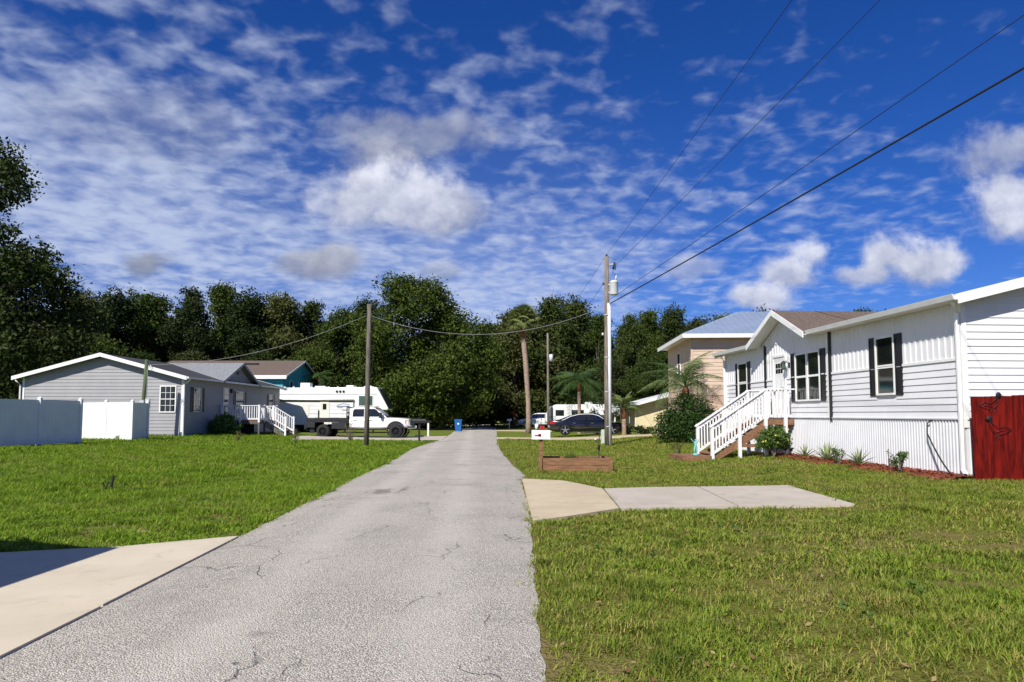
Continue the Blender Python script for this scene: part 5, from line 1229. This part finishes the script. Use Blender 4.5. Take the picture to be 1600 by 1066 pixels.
for (px, ty, Y, k), pl_ in zip(row, ROWPL): tree(k, px, ty+rng.uniform(-6,8), Y, rng.uniform(.75,1.1), place=pl_)
for i, px in enumerate(range(-260, 1900, 78)):
    tree(i % 5, px+rng.uniform(-25,25), rng.uniform(486,524), rng.uniform(104,122), rng.uniform(.9,1.2))
for (px, ty, Y, k) in ((60,478,62,2),(-40,440,70,0),(150,520,64,4),(-140,430,60,3),(655,520,78,2),(720,545,84,4),(745,560,93,0),(800,560,97,2),(1010,560,62,4),(960,560,72,2),(910,575,84,0),(1045,545,58,4),(1560,470,70,0),(1700,450,60,3),(480,540,72,4),(410,545,74,0),(300,545,70,2),(220,545,66,4)):
    tree(k, px, ty, Y, 1.15, place='filling the wood edge below the taller crowns')
# undergrowth: one continuous dark mass at the foot of the wood
lob = []
for i in range(150):
    x = rng.uniform(-75, 75); y = 106+rng.uniform(-3,10)+abs(x)*-.10; lob.append((x, y, rng.uniform(.5,4.5), rng.uniform(2,3.6), rng.uniform(1.5,2.5), rng.uniform(1.5,3.2)))
for i in range(40):
    x = rng.uniform(-34,-8); lob.append((x, 74+rng.uniform(-3,6), rng.uniform(.5,3.5), 2.2, 2, rng.uniform(1.5,2.6)))
for i in range(26):
    x = rng.uniform(3,26); lob.append((x, 82+rng.uniform(-2,6), rng.uniform(.5,3.5), 2.2, 2, rng.uniform(1.5,2.6)))
V, Q = leaf_cloud(lob, 62000, .30, 91, 8, .5, .4, .4)
tag(link('undergrowth', np_mesh('undergrowth', V, Q), LEAF1), 'dense dark undergrowth at the foot of the wood', 'undergrowth', kind='stuff')

# single trees laid out lobe by lobe
def lobe_tree(name, label, cat, Y, base_px, blobs, n, size, lm, r, seed, bark=BARK, clump=8, spread=.4, inner=.35):
    b = at(base_px, 660, Y); g = np.random.default_rng(seed); bz = H(b.x, Y); lob = []
    for (px, py, rp) in blobs:
        c = at(px, py, Y); rr = rp*Y/F_PX; lob.append((c.x-b.x, g.normal(0, rr*.7), c.z-bz, rr, rr, rr*.85))
    t = thing(name, label, cat, (b.x, Y, bz)); V, Q = leaf_cloud(lob, n, size, seed, clump, spread, inner, .45)
    link('crown', np_mesh('crown', V, Q), lm, t)
    h = max(l[2] for l in lob); limbs((0,0,0), h, r, lob, seed, 14).build('trunk', bark, t, True); return t
lobe_tree('oak_tree', 'big spreading green oak behind the pickup and camper', 'tree', 69, 690,
   [(622,455,26),(640,448,20),(672,456,26),(655,480,30),(690,480,24),(618,490,30),(700,510,34),(735,520,26),(660,520,40),(600,530,34),(570,540,26),(760,548,24),(720,560,36),(640,565,40),(580,580,32),(690,590,38),(755,590,28),(620,615,32),(740,625,26),(670,630,34),(700,645,22),(775,560,18),(560,500,16),(640,600,30)],
   56000, .16, LEAF4, .38, 31, spread=.36, inner=.4)
lobe_tree('oak_tree', 'towering dark oak at the left behind the white fence', 'tree', 41, -95,
   [(8,262,26),(22,292,22),(2,310,20),(-50,250,60),(-60,330,70),(5,375,40),(30,400,34),(-30,420,70),(58,425,32),(95,440,26),(110,450,20),(20,470,52),(75,480,40),(-50,520,80),(30,545,50),(95,530,36),(-140,360,80),(-190,460,80),(-120,580,70),(10,600,34),(-150,260,70)],
   50000, .14, LEAF1, .45, 32, spread=.3, inner=.4)

# ---- palms
FRONDM = leafmat('palm_frond_mid', (.065, .115, .03), (.18, .245, .085), .3, .4, pscale=1)
def frond_mesh(L_, leaf, n, droop, seed, wdt=.045, v=.5):
    g = np.random.default_rng(seed); b = MB(); pts = []
    for k in range(9): t = k/8; pts.append(Vector((L_*t*(1-.18*droop*t), 0, L_*(.42*t-droop*.80*t*t))))
    b.tube(pts, [.03*(1-.85*k/8)+.004 for k in range(9)], 5)
    for k in range(n):
        t = .12+.88*k/(n-1); i = min(7, int(t*8)); p = pts[i].lerp(pts[i+1], t*8-i); tan = (pts[i+1]-pts[i]).normalized()
        ln = leaf*math.sin(math.pi*min(.97, .18+.8*t))**.7
        for s in (-1,1):
            d = (Vector((0,s,0))*.85+tan*.55+Vector((0,0,g.uniform(-.1,.35))))*ln; e = p+d+Vector((0,0,-ln*v*g.uniform(.6,1.3))); m_ = p+d*.55+Vector((0,0,-ln*v*.18)); wv = tan*wdt*.5
            b.add([p-wv*.5, p+wv*.5, m_+wv, e, m_-wv], [(0,1,2,4),(4,2,3)])
    return b
def pinnate_palm(label, loc, h, r, nf, L_, leaf, droop, lm, seed, nleaf=40, bark=PBARK, wdt=.05, v=.5, tilt0=-.2):
    g = np.random.default_rng(seed); t = thing('palm_tree', label, 'palm', loc)
    tp = Vector((g.normal(0,.06)*h*.2, 0, h)); n_ = 12
    MB().tube([(tp.x*(k/n_)**2, 0, -.2+(h+.2)*k/n_) for k in range(n_+1)], [r*(1.25-.4*min(1,k/3))*(1+.05*(k%2)) for k in range(n_+1)], 10).build('trunk', bark, t, True)
    MB().tube([tp-Vector((0,0,.5)), tp, tp+Vector((0,0,.25))], [r*.9, r*1.25, r*.4], 9).build('crownshaft', PBOOT if bark is PBARK else bark, t, True)
    protos = [frond_mesh(L_, leaf, nleaf, droop*q, seed+i, wdt, v).build('frond', lm, None, fix=False) for i, q in enumerate((.8,1.0,1.25))]
    for k in range(nf):
        o = protos[k % 3] if k < 3 else kid(protos[k % 3], t); o.parent = t; f = k/(nf-1)
        o.location = tp+Vector((0,0,.1)); o.rotation_euler = (0, -(1.0-1.35*f)+tilt0+.2, k*2.399+g.uniform(-.2,.2)); s = g.uniform(.85,1.1); o.scale = (s,s,s)
    return t
P2 = at(905, 600, 52); pinnate_palm('drooping green palm with slim trunk before the travel trailer', (P2.x,52,0), P2.z-.1, .15, 15, 2.3, .70, 1.45, FROND, 51, 34, wdt=.05, v=1.1, tilt0=-.45)
P3 = at(975, 645, 45.5); pinnate_palm('short young palm with light fronds beside the yellow house', (P3.x,45.5,0), 1.75, .17, 15, 1.5, .42, .75, FRONDY, 52, 34, wdt=.05, v=.4, tilt0=-.45)
P4 = at(1072, 640, 34.2); pinnate_palm('large feathery palm with arching fronds before the beige house', (P4.x,34.2,H(P4.x,34.2)), 2.55, .16, 13, 2.75, .58, 1.3, FRONDM, 53, 46, wdt=.032, v=1.0, tilt0=-.62)
P5 = at(500, 590, 66); pinnate_palm('small palm growing beyond the camper roof', (P5.x,66,0), 5.0, .15, 14, 1.7, .5, 1.2, FROND, 54, 26, v=.7)
P6 = at(437, 570, 73); pinnate_palm('light green palm top showing above the teal house roof', (P6.x,73,0), 6.4, .15, 14, 1.6, .5, .7, FRONDY, 57, 26, v=.5, tilt0=-.4)
# cabbage palm with fan leaves
cpY = 56; cb = at(826, 676, cpY); cz = at(818, 500, cpY).z
t = thing('palm_tree', 'tall cabbage palm with bare pale trunk beside the road', 'palm', (cb.x, cpY, 0))
tops = Vector((at(818,505,cpY).x-cb.x, 0, cz-.2))
MB().tube([(0,0,-.2),(.0,0,1.0),(-.02,0,2.5),(-.12,0,4.0),(tops.x*.55,0,5.8),(tops.x*.9,0,7.2),tops], [.28,.21,.19,.20,.215,.21,.18], 12).build('trunk', PBARK, t, True)
MB().tube([tops-Vector((0,0,1.35)), tops-Vector((0,0,.8)), tops-Vector((0,0,.2)), tops], [.21,.25,.29,.18], 11).build('old_boots', PBOOT, t, True)
FRONDS = leafmat('fan_frond', (.13, .165, .05), (.27, .30, .11), .28, .4, pscale=1)
def fan_mesh(seed):
    g = np.random.default_rng(seed); b = MB(); b.tube([(0,0,0),(.45,0,.10),(.85,0,.08)], [.025,.018,.012], 5)
    for k in range(22):
        a = (k-10.5)/10.5*1.75; ln = .85*(1-.25*abs(a)/1.75)*g.uniform(.9,1.1); o = Vector((.8,0,.08)); d = Vector((math.cos(a), math.sin(a), -.10-.12*abs(a)))
        q = Vector((-math.sin(a), math.cos(a), .25)).normalized()*.05
        m_ = o+d*ln*.6; e = o+d*ln+Vector((0,0,-.30*ln)); b.add([o, m_-q, e, m_+q], [(0,1,2,3)])
    return b
fans = [fan_mesh(61+i).build('frond', FRONDS, None, fix=False) for i in range(2)]
for k in range(60):
    o = fans[k] if k < 2 else kid(fans[k % 2], t); o.parent = t; f = k/59
    o.location = tops+Vector((0,0,.0)); o.rotation_euler = (rng.uniform(-.8,.8), -1.45+1.95*f, k*2.399); s = rng.uniform(.82,1.05); o.scale = (s,s,s)

# ---- bushes and garden plants
def bush(name, label, loc, lob, n, size, lm, seed, stem_h=.6, clump=6, spread=.10, cat='bush', inner=.45):
    t = thing(name, label, cat, loc); V, Q = leaf_cloud(lob, n, size, seed, clump, spread, inner, .35); link('foliage', np_mesh('foliage', V, Q), lm, t)
    g = np.random.default_rng(seed); b = MB()
    for k in range(7):
        l = lob[g.integers(len(lob))]; b.tube([(g.normal(0,.06),g.normal(0,.06),-.05),(l[0]*.4,l[1]*.4,stem_h*.6),(l[0],l[1],l[2])],[.035,.022,.01],6)
    b.build('stem', BARK, t, True); return t
by = 32.6; bc = at(1074, 690, by)
lob = [(x,y,z,r_,r_,r_*.9) for (x,y,z,r_) in ((-.75,0,.7,.75),(.0,-.2,.8,.85),(.85,.1,.65,.75),(-.45,.2,1.45,.62),(.35,0,1.7,.62),(.95,.1,1.3,.55),(-.9,.2,1.15,.5),(0,.3,2.05,.45),(.2,0,.4,.9),(1.25,.2,.8,.45),(-1.15,0,.5,.45))]
bush('large_bush', 'large dense dark green bush below the feathery palm', (bc.x, by, H(bc.x,by)), lob, 15000, .055, HEDGE, 71, 1.2, spread=.11)
fb = hw((7.15, .95, 0)); lob = [(x,y,z,r_,r_,r_*.85) for (x,y,z,r_) in ((0,0,.62,.32),(-.25,.1,.55,.26),(.25,0,.58,.26),(.1,-.1,.80,.22),(-.12,.0,.78,.22),(.3,.1,.42,.2),(-.32,0,.40,.18))]
t = bush('flowering_bush', 'round green bush with yellow flowers beside the stair landing', (fb.x, fb.y, H(fb.x,fb.y)), lob, 3600, .042, SHRUB, 72, .5, spread=.06)
for k in range(7):
    a, z = rng.uniform(-1.4,1.4), rng.uniform(.45,.95); d = Vector((math.sin(a)*.42, -.36*math.cos(a), z)); f = MB()
    for q in range(5): an = q*1.257; f.add([d, d+Vector((.026*math.cos(an-.5),-.02,.026*math.sin(an-.5))), d+Vector((.035*math.cos(an),-.03,.035*math.sin(an))), d+Vector((.026*math.cos(an+.5),-.02,.026*math.sin(an+.5)))], [(0,1,2,3)])
    f.build('flower', YFLOW, t, fix=False)
def agave(label, x, y, s, n, seed):
    p = hw((x, y, 0)); t = thing('spiky_plant', label, 'plant', (p.x, p.y, H(p.x,p.y)+.06)); g = np.random.default_rng(seed)
    for k in range(n):
        a = k*2.399; el = .35+1.1*(k/n)+g.uniform(-.1,.1); ln = s*g.uniform(.8,1.1); d = Vector((math.cos(a)*math.cos(el), math.sin(a)*math.cos(el), math.sin(el))); q = Vector((-math.sin(a), math.cos(a), 0))*.024*s/.5
        m_ = d*ln*.5; e = d*ln+Vector((0,0,-.12*ln*math.cos(el))); u = Vector((0,0,.012))
        MB().add([(0,0,0)-q*.8, Vector((0,0,0))+q*.8, m_+q+u, e, m_-q+u, m_-u], [(0,1,5),(1,2,5),(2,3,5),(3,4,5),(4,0,5)]).build('leaf', SPIKE, t, fix=False) if False else \
        MB().add([Vector((0,0,0))-q*.8, Vector((0,0,-.01)), Vector((0,0,0))+q*.8, m_-q+u, m_-u, m_+q+u, e], [(0,1,4,3),(1,2,5,4),(3,4,6),(4,5,6)]).build('leaf', SPIKE, t, fix=False)
def wall_t(px): k = (px-800)/F_PX; return (9.68-14.6*k)/(.998*k+.0636)
agave('small pale spiky plant in the mulch, nearest the flowering bush', wall_t(1271)-.2, .42, .48, 22, 81)
agave('largest spiky plant in the middle of the mulch bed', wall_t(1310)-.2, .50, .62, 26, 82)
agave('spiky plant in the mulch under the single near window', wall_t(1363)-.15, .52, .52, 24, 83)
def weed(name, label, p, s, lm, seed, tall=1, n=260):
    g = np.random.default_rng(seed); lob = [(g.normal(0,.18*s), g.normal(0,.12*s), s*tall*g.uniform(.25,.9), .16*s, .16*s, .16*s) for _ in range(9)]
    return bush(name, label, p, lob, n*2, .022*max(1,s*.9), lm, seed, .3*s, 4, .06*s, 'plant', .2)
q = hw((wall_t(1331)-.2, .55, 0)); weed('garden_weed', 'leafy weed between two spiky plants in the mulch', (q.x,q.y,H(q.x,q.y)+.04), .42, SHRUB, 85)
q = hw((wall_t(1428)-.12, .50, 0)); weed('garden_weed', 'leafy weed by the skirting near the black hose', (q.x,q.y,H(q.x,q.y)+.04), .45, SHRUB, 86, n=420)
q = hw((wall_t(1408)-.1, .40, 0)); weed('garden_weed', 'thin upright weed stalk against the skirting', (q.x,q.y,H(q.x,q.y)+.04), .22, DRYLF, 87, 2.2, 60)
for i, (px, py, s, lb) in enumerate(((371,689,.55,'low reddish shrub in the lawn before the grey home deck'),(461,692,.75,'leggy shrub in the lawn at the foot of the deck stair'),(548,690,1.25,'tall leggy weed in the lawn beside the pickup cab'))):
    p = G(px, py); weed('lawn_shrub', lb, p, s, DRYLF, 90+i, 1, 200)
q = G(331, 682); q = Vector((-17.4, 41.3, H(-17.4,41.3)))
lob = [(x,y,z,r_,r_,r_*.9) for (x,y,z,r_) in ((0,0,.5,.5),(-.5,.2,.4,.45),(.5,0,.45,.45),(.15,0,.9,.4),(-.25,.1,.8,.35))]
bush('garden_bush', 'green bush against the grey home beside its deck', q, lob, 2600, .10, SHRUB, 95, .5, spread=.12)
q = at(1000, 678, 46.5); lob = [(x,0,z,r_,r_,r_) for (x,z,r_) in ((0,.35,.4),(.6,.3,.35),(-.5,.3,.35))]
bush('ornamental_grass', 'yellow green ornamental grass clump by the yellow house', (q.x,46.5,0), lob, 1500, .10, FRONDY, 96, .3, spread=.1)
q = at(962, 672, 49.5); lob = [(x,0,z,r_,r_,r_) for (x,z,r_) in ((0,.5,.45),(.7,.4,.4),(-.7,.5,.5),(-1.3,.6,.4))]
bush('garden_bush', 'dark reddish shrub between the sedan and the yellow house', (q.x,49.5,0), lob, 1800, .11, DRYLF, 97, .4, spread=.12)
q = at(930, 650, 53); lob = [(x,0,z,r_,r_,r_) for (x,z,r_) in ((0,1.3,.35),(.4,1.2,.3),(-.3,1.0,.3))]
bush('garden_bush', 'yellow leaved shrub behind the sedan roof', (q.x,53,0), lob, 700, .12, FRONDY, 98, 1.0, spread=.14)
# planter plants
bush('planter_plant', 'rounded dark green plant in the timber planter', (pc_.x+.88,19.1,.29), [(0,0,.06,.17,.15,.09),(-.1,0,.04,.12,.12,.07)], 900, .022, HEDGE, 99, .05, spread=.03, cat='plant')
t = thing('planter_plant', 'thin spiky grass plant in the timber planter', 'plant', (pc_.x+1.40,19.2,.29)); g_ = np.random.default_rng(5)
for k in range(26):
    x = g_.uniform(-.25,.25); dxx = g_.normal(0,.10); hh = g_.uniform(.16,.34); MB().add([(x-.006,0,0),(x+.006,0,0),(x+dxx,g_.normal(0,.05),hh)],[(0,1,2)]).build('blade', FRONDY, t, fix=False)
q = hw((xb+.5, yf+.6, 0)); weed('garden_weed', 'pale wispy plant beside the garden statue', (q.x,q.y,H(q.x,q.y)), .55, DRYLF, 101, 1, 220)

# ================================================================== lawn
def in_poly(x, y, poly):
    c = np.zeros(len(x), bool); n = len(poly)
    for i in range(n):
        x0, y0 = poly[i].x, poly[i].y; x1, y1 = poly[(i+1)%n].x, poly[(i+1)%n].y
        cr = ((y0 > y) != (y1 > y)) & (x < (x1-x0)*(y-y0)/(y1-y0+1e-12)+x0); c ^= cr
    return c
POLYS = [S1n+S1f[::-1], S2n+S2f[::-1], S3n+S3f[::-1], [G(-900,956), G(-300,1180), G(0,1032), G(373,841), G(190,858), G(0,868), G(-300,881), G(-900,905)],
         [G(455,687.5), G(560,687.5), G(640,689), G(690,689), G(700,682), G(640,683), G(560,682), G(470,682)], [G(776,686), G(860,688), G(960,686), G(1050,681), G(1050,678), G(960,682), G(860,685), G(776,684)],
         [hw((-.2,-8.5,0)), hw((-.2,.55,0)), hw((8.2,.65,0)), hw((14,.1,0)), hw((14,-8.5,0))], [hw((xa,yf+.05,0)), hw((xa,yf+1.0,0)), hw((xb,yf+1.0,0)), hw((xb,yf+.05,0))],
         [Vector((-18.3,38,0)), Vector((-18.3,54,0)), Vector((-28,54,0)), Vector((-28,38,0))]]
def vnoise(x, y, s, seed):
    g = np.random.default_rng(seed); T = g.random((64,64)); u = x*s+100; v = y*s+100; i = np.floor(u).astype(int); j = np.floor(v).astype(int); fu = u-i; fv = v-j
    fu = fu*fu*(3-2*fu); fv = fv*fv*(3-2*fv); q = lambda a, b: T[a%64, b%64]
    return q(i,j)*(1-fu)*(1-fv)+q(i+1,j)*fu*(1-fv)+q(i,j+1)*(1-fu)*fv+q(i+1,j+1)*fu*fv
BARE = [(G(1495,838),.75,.35),(G(1580,856),.8,.25),(G(1190,912),.3,.15),(G(375,735),1.3,.35),(G(1500,915),.35,.15),(G(590,735),.5,.3)]
def blades(side):
    out = []
    for (y0, y1, dens, seg, wv, hv) in ((2.6,6.5,5200,2,.0032,.058),(6.5,11,2400,2,.0050,.060),(11,18,1700,1,.0068,.064),(18,30,760,1,.0105,.068),(30,47,330,1,.018,.075)):
        xm = .82*y1+3; x0, x1 = (-xm, 0) if side < 0 else (-2.5, xm)
        if side > 0 and y0 > 11: x1 = min(x1, 12)
        n = int((x1-x0)*(y1-y0)*dens); x = rng.uniform(x0, x1, n); y = rng.uniform(y0, y1, n)
        cl = vnoise(x, y, 5.5, 3)*.6+vnoise(x, y, 1.6, 4)*.5
        keep = (np.abs(x) < .80*y+2.5) & ((side > 0) | (y > 7.5) | (x < -9)) & (rng.random(n) < np.clip((cl-.22)*2.3, .16, 1))
        ed = rng.normal(0, .05, n)+.16*(vnoise(x, y, 1.3, 31)-.5)+.10*(vnoise(x, y, 4.0, 32)-.5)
        keep &= (x < eL(y)-.015+ed) if side < 0 else (x > eR(y)+.015+ed)
        x, y = x[keep], y[keep]
        keep = np.ones(len(x), bool)
        for P in POLYS: keep &= ~in_poly(x, y, P)
        for (c, rx, ry) in BARE: keep &= ~((((x-c.x)/rx)**2+((y-c.y)/ry)**2 < rng.uniform(.3,1.3,len(x))) & (rng.random(len(x)) < .93))
        x, y = x[keep], y[keep]; n = len(x)
        big = vnoise(x, y, .5, 9); hgt_ = .86*hv*rng.uniform(.35,1.25,n)*(.45+.45*big+.75*vnoise(x, y, 2.4, 21)*vnoise(x, y, 6.0, 22)*2)*(1.25 if side < 0 else 1.0)
        weed_ = (vnoise(x, y, .35, 12) > .58) & (side < 0); hgt_ *= np.where(weed_, 1.5, 1)
        a = rng.uniform(0,6.283,n); ln = rng.uniform(.3,2.0,n)*hgt_; w_ = wv*rng.uniform(.6,1.4,n)*np.where(weed_,1.6,1)
        b0 = np.stack([x, y, hgt(x,y)-.004], -1); q = np.stack([-np.sin(a), np.cos(a), 0*a], -1)*w_[:,None]; d = np.stack([np.cos(a)*ln, np.sin(a)*ln, hgt_], -1)
        if seg == 2:
            m_ = b0+d*np.array([.38,.38,.68]); V = np.stack([b0-q, b0+q, m_+q*.85, b0+d, m_-q*.85], 1).reshape(-1,3); i = np.arange(n)*5
            out.append((V, np.concatenate([np.stack([i,i+1,i+2],-1), np.stack([i,i+2,i+4],-1), np.stack([i+4,i+2,i+3],-1)])))
        else:
            V = np.stack([b0-q, b0+q, b0+d], 1).reshape(-1,3); i = np.arange(n)*3; out.append((V, np.stack([i,i+1,i+2],-1)))
    off = 0; Vs = []; Qs = []
    for V, Q in out: Vs.append(V); Qs.append(Q+off); off += len(V)
    return np.concatenate(Vs), np.concatenate(Qs)
def grassmat(name, g1, g2, straw, dry):
    m = bpy.data.materials.new(name); m.use_nodes = True; t = m.node_tree; t.nodes.clear(); g = nd(t, 'ShaderNodeNewGeometry'); P = g.outputs['Position']
    rnd = g.outputs['Random Per Island']
    c = mixc(t, rnd, g1, g2)
    f = mth(t, 'ADD', mth(t, 'MULTIPLY', noise(t, P, .55, 4, .6), .7), mth(t, 'ADD', mth(t, 'MULTIPLY', noise(t, P, 3.0, 4, .6), .4), mth(t, 'MULTIPLY', rnd, .35)))
    c = mixc(t, mth(t, 'MULTIPLY', sstep(t, f, dry, dry+.22), .8), c, straw)
    c = mixc(t, mth(t, 'MULTIPLY', sstep(t, noise(t, P, 1.7, 4, .65), .50, .36), .5), c, tuple(v*.42 for v in g1))
    p = nd(t, 'ShaderNodeBsdfPrincipled'); p.inputs['Roughness'].default_value = .6; p.inputs['Specular IOR Level'].default_value = .25; t.links.new(c, p.inputs['Base Color'])
    tr = nd(t, 'ShaderNodeBsdfTranslucent'); t.links.new(c, tr.inputs[0]); mx = nd(t, 'ShaderNodeMixShader'); mx.inputs[0].default_value = .3
    t.links.new(p.outputs[0], mx.inputs[1]); t.links.new(tr.outputs[0], mx.inputs[2]); o = nd(t, 'ShaderNodeOutputMaterial'); t.links.new(mx.outputs[0], o.inputs[0]); return m
V, Q = blades(1); tag(link('lawn_grass', np_mesh('lawn_grass', V, Q), grassmat('grass_right', (.110,.180,.013), (.275,.345,.036), (.42,.33,.10), .73)), 'mown olive green lawn in front of the white home', 'grass', kind='stuff')
V, Q = blades(-1); tag(link('lawn_grass', np_mesh('lawn_grass', V, Q), grassmat('grass_left', (.105,.200,.009), (.245,.355,.020), (.35,.29,.06), .80)), 'lush bright green lawn between the road and the grey home', 'grass', kind='stuff')

# fallen leaves and dead stalks scattered in the lawns
n = 2600; y = 3+rng.random(n)**1.6*24; x = rng.uniform(-1, 1, n)*(.8*y+2)
keep = (x < eL(y)-.1) | (x > eR(y)+.1)
keep &= ~((x < 0) & (y < 8))
for P in POLYS: keep &= ~in_poly(x, y, P)
x, y = x[keep], y[keep]; n = len(x)
c = np.stack([x, y, hgt(x, y)+rng.uniform(.02, .05, n)], -1); a = rng.uniform(0, 6.28, n); l = rng.uniform(.012, .035, n)[:, None]
u = np.stack([np.cos(a), np.sin(a), rng.uniform(-.4,.4,n)], -1)*l; v = np.stack([-np.sin(a), np.cos(a), rng.uniform(-.4,.4,n)], -1)*l*.5
V = np.stack([c-u, c+v, c+u, c-v], 1).reshape(-1,3)
tag(link('fallen_leaves', np_mesh('fallen_leaves', V, np.arange(n*4).reshape(-1,4)), leafmat('fallen_leaf', (.20,.12,.05), (.42,.32,.16), .2)), 'dry fallen leaves scattered over the lawns', 'leaves', kind='stuff')

# broad-leaved weeds in the lawns
n = 1500; y = 5+rng.random(n)**1.2*20; x = rng.uniform(-1, 1, n)*(.8*y+2)
pw = np.where(x < 0, np.clip((vnoise(x, y, .35, 12)-.42)*3, .04, 1)*np.where(y < 17, 1, .4), np.clip((vnoise(x, y, .5, 41)-.72)*3, .015, .5))
keep = ((x < eL(y)-.12) | (x > eR(y)+.12)) & ~((x < 0) & (y < 8.3)) & (rng.random(n) < pw)
for P in POLYS: keep &= ~in_poly(x, y, P)
x, y = np.repeat(x[keep], 3)+rng.normal(0, .16, 3*keep.sum()), np.repeat(y[keep], 3)+rng.normal(0, .16, 3*keep.sum())
keep = (x < eL(y)-.12) | (x > eR(y)+.12); x, y = np.repeat(x[keep], 8), np.repeat(y[keep], 8); n = len(x)
a = rng.uniform(0, 6.28, n); l = rng.uniform(.03, .075, n); e = rng.uniform(.25, 1.1, n)
b0 = np.stack([x+rng.normal(0,.015,n), y+rng.normal(0,.015,n), hgt(x,y)+rng.uniform(.01,.05,n)], -1); d = np.stack([np.cos(a)*np.cos(e)*l, np.sin(a)*np.cos(e)*l, np.sin(e)*l], -1); q = np.stack([-np.sin(a), np.cos(a), 0*a], -1)*(l*.27)[:,None]
V = np.stack([b0, b0+d*.55+q, b0+d, b0+d*.55-q], 1).reshape(-1,3)
tag(link('lawn_weeds', np_mesh('lawn_weeds', V, np.arange(n*4).reshape(-1,4)), leafmat('weed_leaf', (.075,.15,.035), (.15,.25,.07), .25, .5, pscale=4)), 'patches of broad leaved weeds in the lawns', 'weeds', kind='stuff')
